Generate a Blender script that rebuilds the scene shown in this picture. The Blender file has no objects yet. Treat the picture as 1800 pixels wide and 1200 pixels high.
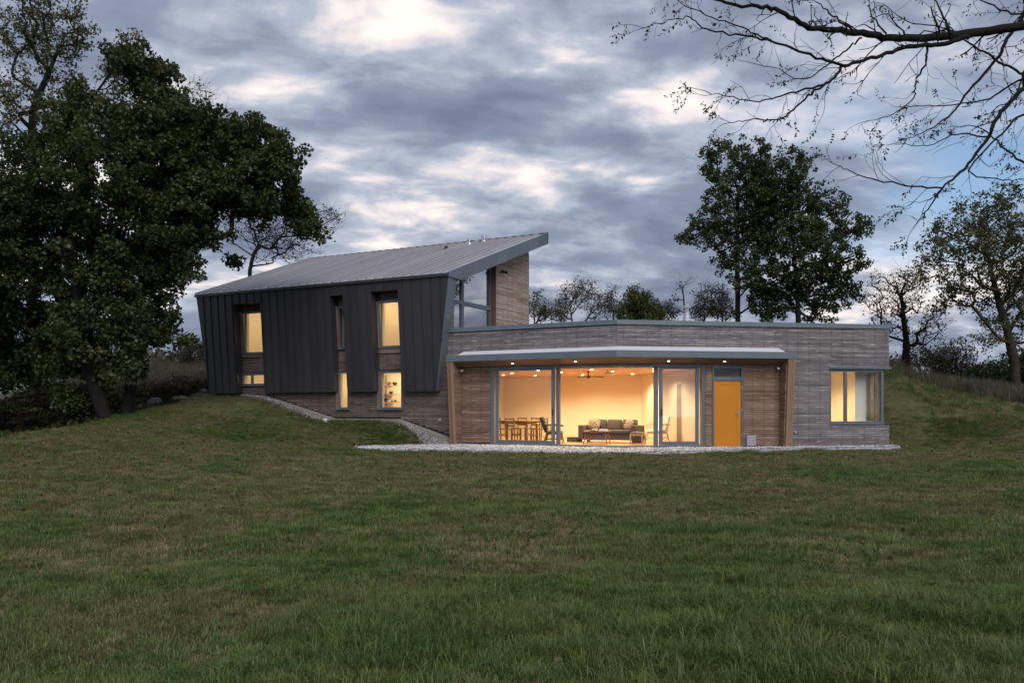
import bpy, bmesh, math, random
import numpy as np
from mathutils import Vector, Matrix, noise as mnoise
sc = bpy.context.scene
R_ = math.radians

# ------------------------------------------------------------------ camera
FPX, CX, HY, EZ = 1500.0, 900.0, 715.0, 1.23
cam = bpy.data.cameras.new('camera'); camo = bpy.data.objects.new('camera', cam)
sc.collection.objects.link(camo); sc.camera = camo
cam.sensor_width = 36; cam.sensor_fit = 'HORIZONTAL'; cam.lens = 30.0
cam.shift_y = (HY - 600) / 1800
cam.clip_start = 0.1; cam.clip_end = 2000
camo.location = (0, 0, EZ); camo.rotation_euler = (R_(90), 0, 0)

# ------------------------------------------------------------------ world: dusk sky with broken cloud
SUN_EL, SUN_AZ = R_(40), R_(165)          # azimuth measured from +Y towards +X
w = bpy.data.worlds.new('World'); sc.world = w; w.use_nodes = True
nt = w.node_tree; nt.nodes.clear()
def N(t, **k):
    n = nt.nodes.new(t)
    for a, v in k.items(): setattr(n, a, v)
    return n
def LK(a, b): nt.links.new(a, b)
def M_(op, a, b=None, clamp=False):
    n = N('ShaderNodeMath', operation=op, use_clamp=clamp)
    for i, v in enumerate((a, b)):
        if v is None: continue
        if isinstance(v, (int, float)): n.inputs[i].default_value = v
        else: LK(v, n.inputs[i])
    return n.outputs[0]
wo = N('ShaderNodeOutputWorld')
tc = N('ShaderNodeTexCoord'); sx = N('ShaderNodeSeparateXYZ'); LK(tc.outputs['Generated'], sx.inputs[0])
zz = M_('ADD', M_('MAXIMUM', sx.outputs[2], 0.0), 0.24)
cb = N('ShaderNodeCombineXYZ'); LK(M_('DIVIDE', sx.outputs[0], zz), cb.inputs[0]); LK(M_('DIVIDE', sx.outputs[1], zz), cb.inputs[1])
mp = N('ShaderNodeMapping'); LK(cb.outputs[0], mp.inputs[0]); mp.inputs['Location'].default_value = (3.1, 7.4, 0); mp.inputs['Rotation'].default_value = (0, 0, R_(-18)); mp.inputs['Scale'].default_value = (0.85, 1.15, 1)
n1 = N('ShaderNodeTexNoise'); n1.inputs['Scale'].default_value = 1.7; n1.inputs['Detail'].default_value = 9; n1.inputs['Roughness'].default_value = .56; n1.inputs['Distortion'].default_value = .25
n2 = N('ShaderNodeTexNoise'); n2.inputs['Scale'].default_value = 6.2; n2.inputs['Detail'].default_value = 8; n2.inputs['Roughness'].default_value = .54; n2.inputs['Distortion'].default_value = .3
n3 = N('ShaderNodeTexNoise'); n3.inputs['Scale'].default_value = .55; n3.inputs['Detail'].default_value = 3
mp3 = N('ShaderNodeMapping'); LK(mp.outputs[0], mp3.inputs[0]); mp3.inputs['Location'].default_value = (4.95, -2.75, 0)
for n, m_ in ((n1, mp), (n2, mp), (n3, mp3)): LK(m_.outputs[0], n.inputs['Vector'])
dens = M_('ADD', M_('MULTIPLY', n1.outputs[0], .66), M_('MULTIPLY', n2.outputs[0], .34))
cr = N('ShaderNodeValToRGB'); LK(dens, cr.inputs[0])
e = cr.color_ramp.elements
e[0].position = .385; e[0].color = (.86, .76, .71, 1)
e[1].position = .63; e[1].color = (.142, .164, .236, 1)
for p, c in ((.42, (.66, .61, .62, 1)), (.465, (.37, .405, .485, 1)), (.53, (.212, .246, .333, 1))):
    q = cr.color_ramp.elements.new(p); q.color = c
sky = N('ShaderNodeTexSky', sky_type='NISHITA'); sky.sun_disc = False
sky.sun_elevation = SUN_EL; sky.sun_rotation = SUN_AZ; sky.air_density = 1.0; sky.dust_density = .6; sky.ozone_density = 2.0
bgS = N('ShaderNodeBackground'); LK(sky.outputs[0], bgS.inputs[0]); bgS.inputs[1].default_value = .09
bgC = N('ShaderNodeBackground'); LK(cr.outputs[0], bgC.inputs[0]); bgC.inputs[1].default_value = .88
cov = N('ShaderNodeMapRange'); cov.interpolation_type = 'SMOOTHSTEP'
low = N('ShaderNodeMapRange'); LK(sx.outputs[2], low.inputs[0]); low.inputs[1].default_value = .0; low.inputs[2].default_value = .22; low.inputs[3].default_value = .14; low.inputs[4].default_value = 0
LK(M_('ADD', M_('ADD', M_('MULTIPLY', n3.outputs[0], .7), M_('MULTIPLY', n1.outputs[0], .3)), low.outputs[0]), cov.inputs[0])
cov.inputs[1].default_value = .37; cov.inputs[2].default_value = .47
mx = N('ShaderNodeMixShader'); LK(cov.outputs[0], mx.inputs[0]); LK(bgS.outputs[0], mx.inputs[1]); LK(bgC.outputs[0], mx.inputs[2])
LK(mx.outputs[0], wo.inputs[0])

sun = bpy.data.lights.new('sun', 'SUN'); suno = bpy.data.objects.new('sun', sun); sc.collection.objects.link(suno)
sun.energy = 1.25; sun.angle = R_(40); sun.color = (1.0, .90, .86)
sd = Vector((math.sin(SUN_AZ) * math.cos(SUN_EL), math.cos(SUN_AZ) * math.cos(SUN_EL), math.sin(SUN_EL)))
suno.rotation_euler = sd.to_track_quat('Z', 'Y').to_euler(); suno.location = sd * 60
sc.view_settings.view_transform = 'Standard'; sc.view_settings.look = 'None'
sc.view_settings.exposure = .62; sc.view_settings.gamma = 1; sc.view_settings.use_curve_mapping = False
sc.render.engine = 'CYCLES'
sc.cycles.use_denoising = True
sc.cycles.max_bounces = 8; sc.cycles.diffuse_bounces = 3; sc.cycles.glossy_bounces = 4; sc.cycles.transparent_max_bounces = 16
sc.cycles.sample_clamp_indirect = 6; sc.cycles.caustics_reflective = False; sc.cycles.caustics_refractive = False

# ------------------------------------------------------------------ materials
MT = {}
def mat(name, build):
    m = bpy.data.materials.new(name); m.use_nodes = True
    t = m.node_tree; t.nodes.clear(); out = t.nodes.new('ShaderNodeOutputMaterial')
    class H: pass
    h = H(); h.t = t; h.out = out
    def node(ty, **k):
        n = t.nodes.new(ty)
        for a, v in k.items(): setattr(n, a, v)
        return n
    h.n = node; h.l = lambda a, b: t.links.new(a, b)
    def math_(op, a, b=None, c=None, clamp=False):
        n = node('ShaderNodeMath', operation=op, use_clamp=clamp)
        for i, v in enumerate((a, b, c)):
            if v is None: continue
            if isinstance(v, (int, float)): n.inputs[i].default_value = v
            else: t.links.new(v, n.inputs[i])
        return n.outputs[0]
    h.m = math_
    def noise(vec, scale, detail=3, rough=.5, dim='3D'):
        n = node('ShaderNodeTexNoise', noise_dimensions=dim)
        n.inputs['Scale'].default_value = scale; n.inputs['Detail'].default_value = detail; n.inputs['Roughness'].default_value = rough
        if vec is not None: t.links.new(vec, n.inputs['Vector'])
        return n.outputs[0]
    h.noise = noise
    def ramp(fac, stops):
        n = node('ShaderNodeValToRGB'); t.links.new(fac, n.inputs[0]); el = n.color_ramp.elements
        el[0].position, el[0].color = stops[0][0], (*stops[0][1], 1)
        el[1].position, el[1].color = stops[-1][0], (*stops[-1][1], 1)
        for p, c in stops[1:-1]:
            q = el.new(p); q.color = (*c, 1)
        return n.outputs[0]
    h.ramp = ramp
    def mix(f, a, b, mode='MIX'):
        n = node('ShaderNodeMix', data_type='RGBA', blend_type=mode)
        for s, v in ((0, f), (6, a), (7, b)):
            if isinstance(v, (int, float)): n.inputs[s].default_value = v
            elif isinstance(v, tuple): n.inputs[s].default_value = (*v, 1)
            else: t.links.new(v, n.inputs[s])
        return n.outputs[2]
    h.mix = mix
    def vscale(vec, s):
        n = node('ShaderNodeMapping'); t.links.new(vec, n.inputs[0]); n.inputs['Scale'].default_value = s; return n.outputs[0]
    h.vs = vscale
    def pbsdf(col, rough=.6, metal=0., bump=None, bstr=.3, bdist=.01, spec=None):
        p = node('ShaderNodeBsdfPrincipled')
        for s, v in (('Base Color', col), ('Roughness', rough), ('Metallic', metal)):
            if isinstance(v, (int, float)): p.inputs[s].default_value = v
            elif isinstance(v, tuple): p.inputs[s].default_value = (*v, 1)
            else: t.links.new(v, p.inputs[s])
        if spec is not None: p.inputs['Specular IOR Level'].default_value = spec
        if bump is not None:
            b = node('ShaderNodeBump'); b.inputs['Strength'].default_value = bstr; b.inputs['Distance'].default_value = bdist
            t.links.new(bump, b.inputs['Height']); t.links.new(b.outputs[0], p.inputs['Normal'])
        t.links.new(p.outputs[0], out.inputs[0]); return p
    h.p = pbsdf
    build(h); MT[name] = m; return m

def simple(name, col, rough=.6, metal=0., var=.12, scale=6., bump=.15):
    def b(h):
        tcn = h.n('ShaderNodeTexCoord').outputs['Object']
        nz = h.noise(tcn, scale, 4, .6)
        c = h.mix(nz, tuple(x * (1 - var) for x in col), tuple(min(1, x * (1 + var)) for x in col))
        h.p(c, rough, metal, nz, bump, .005)
    return mat(name, b)

def siding_mat(name, stops, nail=.55, fleck=.5):
    def b(h):
        uv = h.n('ShaderNodeUVMap').outputs[0]
        at = h.n('ShaderNodeAttribute', attribute_name='rnd').outputs['Fac']
        grain = h.noise(h.vs(uv, (1.6, 60, 1)), 1.0, 5, .65)
        big = h.noise(h.vs(uv, (1.0, 1.4, 1)), 1.1, 3, .6)
        tone = h.m('ADD', h.m('MULTIPLY', at, .26), h.m('ADD', h.m('MULTIPLY', grain, .42), h.m('SUBTRACT', h.m('MULTIPLY', big, .72), .11)))
        c = h.ramp(h.m('SUBTRACT', tone, .08), stops)
        su = h.n('ShaderNodeSeparateXYZ'); h.l(uv, su.inputs[0])
        # dark nail rows on the studs, 0.4 m apart
        fr = h.m('ABSOLUTE', h.m('SUBTRACT', h.m('FRACT', h.m('MULTIPLY', su.outputs[0], 2.5)), .5))
        mr = h.n('ShaderNodeMapRange'); h.l(fr, mr.inputs[0]); mr.inputs[1].default_value = .0; mr.inputs[2].default_value = .13; mr.inputs[3].default_value = 1; mr.inputs[4].default_value = 0
        nm = h.noise(h.vs(uv, (4, 9, 1)), 1.0, 3, .7)
        mr3 = h.n('ShaderNodeMapRange'); h.l(nm, mr3.inputs[0]); mr3.inputs[1].default_value = .36; mr3.inputs[2].default_value = .66
        nf = h.m('MULTIPLY', h.m('MULTIPLY', mr.outputs[0], nail), mr3.outputs[0], clamp=True)
        c = h.mix(nf, c, tuple(x * .45 for x in stops[0][1]))
        fl = h.noise(h.vs(uv, (2.2, 30, 1)), 1.0, 2, .5)
        mr2 = h.n('ShaderNodeMapRange'); h.l(fl, mr2.inputs[0]); mr2.inputs[1].default_value = .62; mr2.inputs[2].default_value = .70
        c = h.mix(h.m('MULTIPLY', mr2.outputs[0], fleck), c, tuple(min(1, x * 1.5) for x in stops[-1][1]))
        h.p(c, .82, 0, grain, .35, .006, .25)
    return mat(name, b)
siding_mat('siding_grey', [(.2, (.115, .106, .110)), (.42, (.180, .166, .170)), (.6, (.255, .236, .238)), (.85, (.42, .395, .39))], .5, .7)
siding_mat('siding_brown', [(.2, (.140, .084, .060)), (.45, (.230, .148, .105)), (.65, (.32, .22, .162)), (.85, (.43, .32, .25))], .4, .45)
siding_mat('siding_dark', [(.2, (.085, .066, .058)), (.45, (.150, .120, .106)), (.65, (.225, .186, .165)), (.85, (.33, .285, .26))], .5, .45)
siding_mat('siding_pale', [(.2, (.22, .165, .125)), (.45, (.36, .29, .235)), (.65, (.47, .40, .34)), (.85, (.58, .52, .46))], .55, .4)

def planks_mat(name, a, b_, per=8., rough=.55, axis=1):
    def b(h):
        uv = h.n('ShaderNodeUVMap').outputs[0]
        s = (1.2, 26, 1) if axis == 1 else (26, 1.2, 1)
        g = h.noise(h.vs(uv, s), 1.0, 5, .6)
        at = h.n('ShaderNodeAttribute', attribute_name='rnd').outputs['Fac']
        f = h.m('ADD', h.m('MULTIPLY', g, .65), h.m('MULTIPLY', at, .35))
        h.p(h.ramp(f, [(.3, a), (.7, b_)]), rough, 0, g, .2, .004)
    return mat(name, b)
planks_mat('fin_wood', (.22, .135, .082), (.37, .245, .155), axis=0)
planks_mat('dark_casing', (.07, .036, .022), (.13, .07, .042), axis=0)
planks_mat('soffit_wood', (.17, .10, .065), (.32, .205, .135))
planks_mat('ceiling_wood', (.48, .27, .15), (.66, .41, .24), rough=.5)
planks_mat('floor_wood', (.40, .23, .12), (.58, .36, .20), rough=.32)
planks_mat('furniture_wood', (.16, .075, .035), (.30, .155, .075), rough=.45, axis=0)
planks_mat('dark_wood', (.035, .022, .016), (.085, .055, .04), rough=.45, axis=0)
planks_mat('light_wood', (.42, .25, .12), (.60, .40, .22), rough=.45, axis=0)

def metal_mat(name, a, b_, rough=.45, metal=.0, streak=.3, dent=.25):
    def b(h):
        o = h.n('ShaderNodeTexCoord').outputs['Object']
        n1_ = h.noise(h.vs(o, (1, 1, .25)), 2.2, 4, .6)
        n2_ = h.noise(o, .7, 2, .5)
        oi = h.n('ShaderNodeObjectInfo').outputs['Random']
        f = h.m('ADD', h.m('MULTIPLY', n1_, streak + .2), h.m('ADD', h.m('MULTIPLY', n2_, .3), h.m('MULTIPLY', oi, .3)))
        r = h.m('ADD', h.m('MULTIPLY', n1_, .18), rough - .09)
        h.p(h.ramp(f, [(.25, a), (.75, b_)]), r, metal, n2_, dent, .02, .5)
    return mat(name, b)
metal_mat('dark_metal', (.027, .028, .033), (.044, .045, .052), .46, .0, streak=.5, dent=.5)
metal_mat('roof_metal', (.40, .40, .42), (.55, .54, .56), .38, .45, dent=.12)
metal_mat('trim_metal', (.125, .160, .190), (.185, .228, .262), .42, .25)
metal_mat('frame_metal', (.105, .140, .172), (.150, .190, .225), .40, .2, dent=.05)
metal_mat('steel', (.50, .52, .55), (.66, .68, .70), .30, .9)
metal_mat('galvanised', (.36, .39, .43), (.50, .53, .57), .5, .4)
simple('black_plastic', (.012, .012, .013), .4)
simple('white_membrane', (.70, .71, .74), .6, var=.06)
simple('plaster', (.80, .745, .64), .85, var=.03, scale=2., bump=.05)
simple('white_plaster', (.80, .79, .77), .85, var=.03, scale=2., bump=.05)
simple('concrete', (.27, .25, .22), .9, var=.3, scale=9., bump=.4)
simple('dark_void', (.03, .03, .032), .9)
simple('orange_paint', (.60, .225, .012), .38, var=.05, scale=3., bump=.03)
simple('sofa_fabric', (.075, .064, .064), .95, var=.2, scale=60., bump=.4)
simple('white_fabric', (.72, .66, .60), .95, var=.1, scale=30., bump=.3)
simple('pink_fabric', (.45, .25, .20), .95, var=.2, scale=40., bump=.3)
simple('grey_box', (.36, .38, .40), .5, var=.05)
simple('white_plastic', (.78, .78, .78), .4, var=.03)
simple('blue_paper', (.10, .14, .34), .6, var=.5, scale=30.)
simple('pottery', (.22, .12, .07), .5, var=.3, scale=20.)
simple('green_pottery', (.10, .16, .06), .5, var=.3, scale=20.)
simple('door_grey', (.30, .25, .21), .6, var=.1)
simple('asphalt', (.20, .20, .21), .9, var=.15, scale=12., bump=.4)
def pat(h):
    o = h.n('ShaderNodeTexCoord').outputs['Object']
    v = h.n('ShaderNodeTexVoronoi'); v.inputs['Scale'].default_value = 16; h.l(o, v.inputs['Vector'])
    h.p(h.ramp(v.outputs['Distance'], [(.25, (.07, .03, .022)), (.5, (.28, .215, .165))]), .9)
mat('pattern_fabric', pat)
def glass(name, base, tint):
    def b(h):
        fr = h.n('ShaderNodeLayerWeight'); fr.inputs[0].default_value = .5
        f = h.m('ADD', h.m('MULTIPLY', h.m('POWER', fr.outputs['Facing'], 4.5), .9), base, clamp=True)
        tr = h.n('ShaderNodeBsdfTransparent'); tr.inputs[0].default_value = (*tint, 1)
        gl = h.n('ShaderNodeBsdfGlossy'); gl.inputs['Roughness'].default_value = .0
        o = h.n('ShaderNodeTexCoord').outputs['Object']
        nz = h.noise(o, .6, 2, .5); bp = h.n('ShaderNodeBump'); bp.inputs['Strength'].default_value = .06; bp.inputs['Distance'].default_value = .02
        h.l(nz, bp.inputs['Height']); h.l(bp.outputs[0], gl.inputs['Normal'])
        m = h.n('ShaderNodeMixShader'); h.l(f, m.inputs[0]); h.l(tr.outputs[0], m.inputs[1]); h.l(gl.outputs[0], m.inputs[2])
        h.l(m.outputs[0], h.out.inputs[0])
    return mat(name, b)
glass('glass', .035, (.93, .95, .93))
glass('veil_glass', .13, (.86, .87, .88))
glass('coated_glass', .58, (.75, .76, .76))
def emis(name, col, s):
    def b(h):
        em = h.n('ShaderNodeEmission'); em.inputs[0].default_value = (*col, 1); em.inputs[1].default_value = s
        h.l(em.outputs[0], h.out.inputs[0])
    return mat(name, b)
emis('lamp_glow', (1, .80, .48), 14)
WARM = (1.0, .735, .40)

def bark_mat(name, a, b_):
    def b(h):
        o = h.n('ShaderNodeTexCoord').outputs['Object']
        n_ = h.noise(h.vs(o, (6, 6, 1.4)), 2.0, 5, .7)
        h.p(h.ramp(n_, [(.3, a), (.7, b_)]), .95, 0, n_, .6, .03, .2)
    return mat(name, b)
bark_mat('bark_dark', (.022, .018, .015), (.065, .054, .045))
bark_mat('bark_grey', (.040, .034, .030), (.12, .105, .092))
bark_mat('bark_black', (.008, .007, .007), (.022, .020, .019))
def leaf_mat(name, cols):
    def b(h):
        at = h.n('ShaderNodeAttribute', attribute_name='rnd').outputs['Fac']
        c = h.ramp(at, cols)
        d = h.n('ShaderNodeBsdfDiffuse'); h.l(c, d.inputs[0])
        t_ = h.n('ShaderNodeBsdfTranslucent'); h.l(h.mix(.5, c, (.10, .13, .02)), t_.inputs[0])
        g = h.n('ShaderNodeBsdfGlossy'); g.inputs['Roughness'].default_value = .45; g.inputs[0].default_value = (.6, .6, .6, 1)
        m1 = h.n('ShaderNodeMixShader'); m1.inputs[0].default_value = .22; h.l(d.outputs[0], m1.inputs[1]); h.l(t_.outputs[0], m1.inputs[2])
        m2 = h.n('ShaderNodeMixShader'); m2.inputs[0].default_value = .035; h.l(m1.outputs[0], m2.inputs[1]); h.l(g.outputs[0], m2.inputs[2])
        h.l(m2.outputs[0], h.out.inputs[0])
    return mat(name, b)
leaf_mat('leaf_sycamore', [(0, (.020, .032, .011)), (.5, (.042, .062, .019)), (.9, (.078, .100, .030)), (1, (.13, .085, .03))])
leaf_mat('leaf_olive', [(0, (.040, .048, .018)), (.6, (.095, .100, .036)), (1, (.17, .14, .05))])
leaf_mat('leaf_grey', [(0, (.035, .038, .026)), (.6, (.065, .064, .042)), (1, (.11, .09, .06))])
leaf_mat('leaf_fresh', [(0, (.045, .062, .014)), (.6, (.085, .105, .022)), (1, (.14, .14, .04))])
leaf_mat('leaf_black', [(0, (.012, .014, .010)), (1, (.030, .032, .018))])
leaf_mat('leaf_dry', [(0, (.09, .055, .03)), (.5, (.14, .10, .055)), (1, (.05, .055, .025))])
def grass_mat(name, cols, dry, amt):
    def b(h):
        oi = h.n('ShaderNodeObjectInfo')
        nz = h.noise(oi.outputs['Location'], .55, 3, .6)
        at = h.n('ShaderNodeAttribute', attribute_name='rnd').outputs['Fac']
        f = h.m('ADD', h.m('MULTIPLY', at, .5), h.m('MULTIPLY', oi.outputs['Random'], .5))
        c = h.ramp(f, cols)
        mr = h.n('ShaderNodeMapRange'); h.l(nz, mr.inputs[0]); mr.inputs[1].default_value = .42; mr.inputs[2].default_value = .62
        c = h.mix(h.m('MULTIPLY', mr.outputs[0], amt), c, dry)
        d = h.n('ShaderNodeBsdfDiffuse'); h.l(c, d.inputs[0])
        t_ = h.n('ShaderNodeBsdfTranslucent'); h.l(c, t_.inputs[0])
        g = h.n('ShaderNodeBsdfGlossy'); g.inputs['Roughness'].default_value = .4; g.inputs[0].default_value = (.7, .7, .7, 1)
        m1 = h.n('ShaderNodeMixShader'); m1.inputs[0].default_value = .3; h.l(d.outputs[0], m1.inputs[1]); h.l(t_.outputs[0], m1.inputs[2])
        m2 = h.n('ShaderNodeMixShader'); m2.inputs[0].default_value = .03; h.l(m1.outputs[0], m2.inputs[1]); h.l(g.outputs[0], m2.inputs[2])
        h.l(m2.outputs[0], h.out.inputs[0])
    return mat(name, b)
grass_mat('grass_green', [(.15, (.045, .095, .020)), (.5, (.090, .165, .036)), (.85, (.19, .255, .070))], (.23, .210, .075), .4)
grass_mat('grass_dry', [(.15, (.13, .114, .052)), (.5, (.25, .212, .104)), (.85, (.44, .36, .195))], (.135, .165, .050), .5)
grass_mat('shaded_litter', [(.15, (.022, .018, .012)), (.5, (.045, .036, .022)), (.85, (.085, .062, .036))], (.030, .034, .014), .5)  # brown litter, darkened to paint in the shade below the left trees
grass_mat('grass_meadow', [(.15, (.065, .058, .042)), (.5, (.105, .092, .068)), (.85, (.15, .128, .092))], (.085, .095, .042), .7)
def ground(h):
    o = h.n('ShaderNodeTexCoord').outputs['Object']
    a = h.noise(o, .35, 5, .65); b = h.noise(o, 5., 5, .7); c = h.noise(o, 40., 3, .7)
    f = h.m('ADD', h.m('MULTIPLY', a, .5), h.m('ADD', h.m('MULTIPLY', b, .3), h.m('MULTIPLY', c, .2)))
    h.p(h.ramp(f, [(.35, (.055, .072, .024)), (.5, (.095, .098, .040)), (.62, (.15, .13, .066))]), .95, 0, h.m('ADD', b, c), .6, .04, .2)
mat('ground', ground)
def gravelm(h):
    at = h.n('ShaderNodeAttribute', attribute_name='rnd').outputs['Fac']
    h.p(h.ramp(at, [(0, (.22, .22, .23)), (.5, (.48, .48, .50)), (1, (.74, .74, .75))]), .9)
mat('gravel', gravelm)
def gravelm2(h):
    at_ = h.n('ShaderNodeAttribute', attribute_name='rnd').outputs['Fac']
    h.p(h.ramp(at_, [(0, (.10, .095, .09)), (.5, (.24, .23, .225)), (1, (.45, .44, .43))]), .9)
mat('gravel_dirty', gravelm2)
simple('gravel_soil', (.17, .155, .14), .95, var=.4, scale=45., bump=1.)
simple('gravel_bed', (.40, .40, .42), .95, var=.4, scale=45., bump=1.)
simple('rock', (.13, .12, .11), .9, var=.4, scale=5., bump=.6)

# ------------------------------------------------------------------ mesh helpers
COL = sc.collection
class MB:
    def __init__(s): s.v = []; s.f = []; s.uv = []; s.c = []
    def face(s, pts, uv=None, c=.5):
        i = len(s.v); s.v += [tuple(p) for p in pts]; s.f.append(tuple(range(i, i + len(pts))))
        s.uv += uv if uv else [(0, 0)] * len(pts); s.c += [c] * len(pts)
    def hexa(s, p, c=.5, uvs=None):
        # p: 8 points, 0-3 bottom ring, 4-7 top ring
        i = len(s.v); s.v += [tuple(q) for q in p]
        uvs = uvs or [(q[0] + q[1] * .37, q[2]) for q in p]
        for f in ((3, 2, 1, 0), (4, 5, 6, 7), (0, 1, 5, 4), (1, 2, 6, 5), (2, 3, 7, 6), (3, 0, 4, 7)):
            s.f.append(tuple(i + k for k in f)); 
            s.uv += [uvs[k] for k in f]; s.c += [c] * 4
        return s
    def box(s, fr, a0, a1, b0, b1, z0, z1, c=None, g=(0, 0)):
        # fr(a,b,z) -> world point ; uv = (a,z) unless horizontal slab
        P = [(a0, b0, z0), (a1, b0, z0), (a1, b1, z0), (a0, b1, z0), (a0, b0, z1), (a1, b0, z1), (a1, b1, z1), (a0, b1, z1)]
        if (z1 - z0) < .5 * min(abs(a1 - a0), abs(b1 - b0)): uvs = [(q[0], q[1]) for q in P]
        else: uvs = [(q[0] + q[1], q[2]) for q in P]
        return s.hexa([fr(*q) for q in P], random.random() if c is None else c, uvs)
    def tube(s, pts, rad, n=6, c=.5, cap=True):
        pts = [Vector(p) for p in pts]; i0 = len(s.v); m = len(pts)
        up = Vector((.3, .2, 1)).normalized(); prev = None
        for k, p in enumerate(pts):
            d = (pts[min(k + 1, m - 1)] - pts[max(k - 1, 0)])
            d = d.normalized() if d.length > 1e-9 else Vector((0, 0, 1))
            a = d.cross(up if prev is None else prev.cross(d)) if False else None
            if prev is None:
                a = d.orthogonal().normalized()
            else:
                a = (prev - d * prev.dot(d)); a = a.normalized() if a.length > 1e-6 else d.orthogonal().normalized()
            prev = a; b = d.cross(a); r = rad[k] if hasattr(rad, '__len__') else rad
            for j in range(n):
                t = 2 * math.pi * j / n
                s.v.append(tuple(p + (a * math.cos(t) + b * math.sin(t)) * r))
        for k in range(m - 1):
            for j in range(n):
                q = i0 + k * n; jj = (j + 1) % n
                s.f.append((q + j, q + jj, q + n + jj, q + n + j)); s.uv += [(j / n, k), ((j + 1) / n, k), ((j + 1) / n, k + 1), (j / n, k + 1)]; s.c += [c] * 4
        if cap:
            for base, rev in ((i0, True), (i0 + (m - 1) * n, False)):
                f = tuple(base + j for j in range(n)); s.f.append(f[::-1] if rev else f); s.uv += [(0, 0)] * n; s.c += [c] * n
        return s
    def lathe(s, cx, cy, prof, n=12, c=.5):
        i0 = len(s.v)
        for r, z in prof:
            for j in range(n):
                t = 2 * math.pi * j / n; s.v.append((cx + r * math.cos(t), cy + r * math.sin(t), z))
        for k in range(len(prof) - 1):
            for j in range(n):
                q = i0 + k * n; jj = (j + 1) % n
                s.f.append((q + j, q + jj, q + n + jj, q + n + j)); s.uv += [(0, 0)] * 4; s.c += [c] * 4
        for base in (i0, i0 + (len(prof) - 1) * n):
            s.f.append(tuple(base + j for j in range(n))); s.uv += [(0, 0)] * n; s.c += [c] * n
        return s
    def build(s, name, m, parent=None, org=None, bevel=0, smooth=False, weld=False, kind=None, label=None):
        if parent is not None: org = parent['_o'] if '_o' in parent else org
        org = Vector(org) if org is not None else Vector((0, 0, 0))
        me = bpy.data.meshes.new(name)
        me.from_pydata([tuple(Vector(v) - org) for v in s.v], [], s.f)
        ul = me.uv_layers.new(name='UVMap'); ul.data.foreach_set('uv', np.array(s.uv, dtype=np.float32).ravel())
        ca = me.attributes.new('rnd', 'FLOAT', 'CORNER'); ca.data.foreach_set('value', np.array(s.c, dtype=np.float32))
        bm = bmesh.new(); bm.from_mesh(me)
        if weld: bmesh.ops.remove_doubles(bm, verts=bm.verts, dist=.0008)
        bmesh.ops.recalc_face_normals(bm, faces=bm.faces)
        if bevel > 0:
            bmesh.ops.bevel(bm, geom=bm.edges[:], offset=bevel, segments=2, affect='EDGES', profile=.5)
        if smooth:
            for f in bm.faces: f.smooth = True
        bm.to_mesh(me); bm.free()
        me.materials.append(MT[m] if isinstance(m, str) else m)
        o = bpy.data.objects.new(name, me); COL.objects.link(o)
        if parent is not None: o.parent = parent; o['_o'] = tuple(org)
        else: o.location = org; o['_o'] = tuple(org)
        if kind: o['kind'] = kind
        if label: o['label'] = label
        return o
def tag(o, label, cat, group=None):
    o['label'] = label; o['category'] = cat
    if group: o['group'] = group
    return o
def thing(name, org, label, cat, group=None):
    o = bpy.data.objects.new(name, None); COL.objects.link(o); o.location = org; o['_o'] = tuple(org); o.empty_display_size = .2
    return tag(o, label, cat, group)
def np_mesh(name, V, Fq, m, rnd=None, parent=None, kind=None, org=(0, 0, 0), smooth=False):
    V = np.asarray(V, dtype=np.float32) - np.asarray(org, dtype=np.float32); Fq = np.asarray(Fq, dtype=np.int32); k = Fq.shape[1]
    me = bpy.data.meshes.new(name)
    me.vertices.add(len(V)); me.vertices.foreach_set('co', V.ravel())
    me.loops.add(Fq.size); me.loops.foreach_set('vertex_index', Fq.ravel())
    me.polygons.add(len(Fq)); me.polygons.foreach_set('loop_start', np.arange(0, Fq.size, k, dtype=np.int32))
    try: me.polygons.foreach_set('loop_total', np.full(len(Fq), k, dtype=np.int32))
    except Exception: pass
    if rnd is not None:
        a = me.attributes.new('rnd', 'FLOAT', 'FACE'); a.data.foreach_set('value', np.asarray(rnd, dtype=np.float32))
    me.update(calc_edges=True)
    if smooth: me.polygons.foreach_set('use_smooth', np.ones(len(Fq), dtype=bool))
    me.materials.append(MT[m])
    o = bpy.data.objects.new(name, me); COL.objects.link(o)
    if parent is not None: o.parent = parent
    else: o.location = org
    o['_o'] = tuple(org)
    if kind: o['kind'] = kind
    return o
def at(x, y, Y): return Vector(((x - CX) / FPX * Y, Y, EZ + (HY - y) / FPX * Y))
random.seed(7); rng = np.random.default_rng(11)

# ------------------------------------------------------------------ house plan: two facade lines that meet at the kink K
K = Vector((3.34, 27.1))
uL = Vector((-.881, .472)).normalized(); nL = Vector((-.472, -.881)).normalized()
uR = Vector((.9845, .1757)).normalized(); nR = Vector((uR.y, -uR.x))
def fL(t, o, z): p = K + uL * t + nL * o; return Vector((p.x, p.y, z))
def fR(t, o, z): p = K + uR * t + nR * o; return Vector((p.x, p.y, z))
TG = 6.45
def fG(d, s, z): p = K + uL * (TG - s) - nL * d; return Vector((p.x, p.y, z))   # gable: d back, s outwards (right)
bis = (nL + nR).normalized(); cosb = bis.dot(nL)
def kp(o, z): p = K + bis * (o / cosb); return Vector((p.x, p.y, z))
def tL_of(p): return (Vector((p.x, p.y)) - K).dot(uL)
def oL_of(p): return (Vector((p.x, p.y)) - K).dot(nL)

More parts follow.
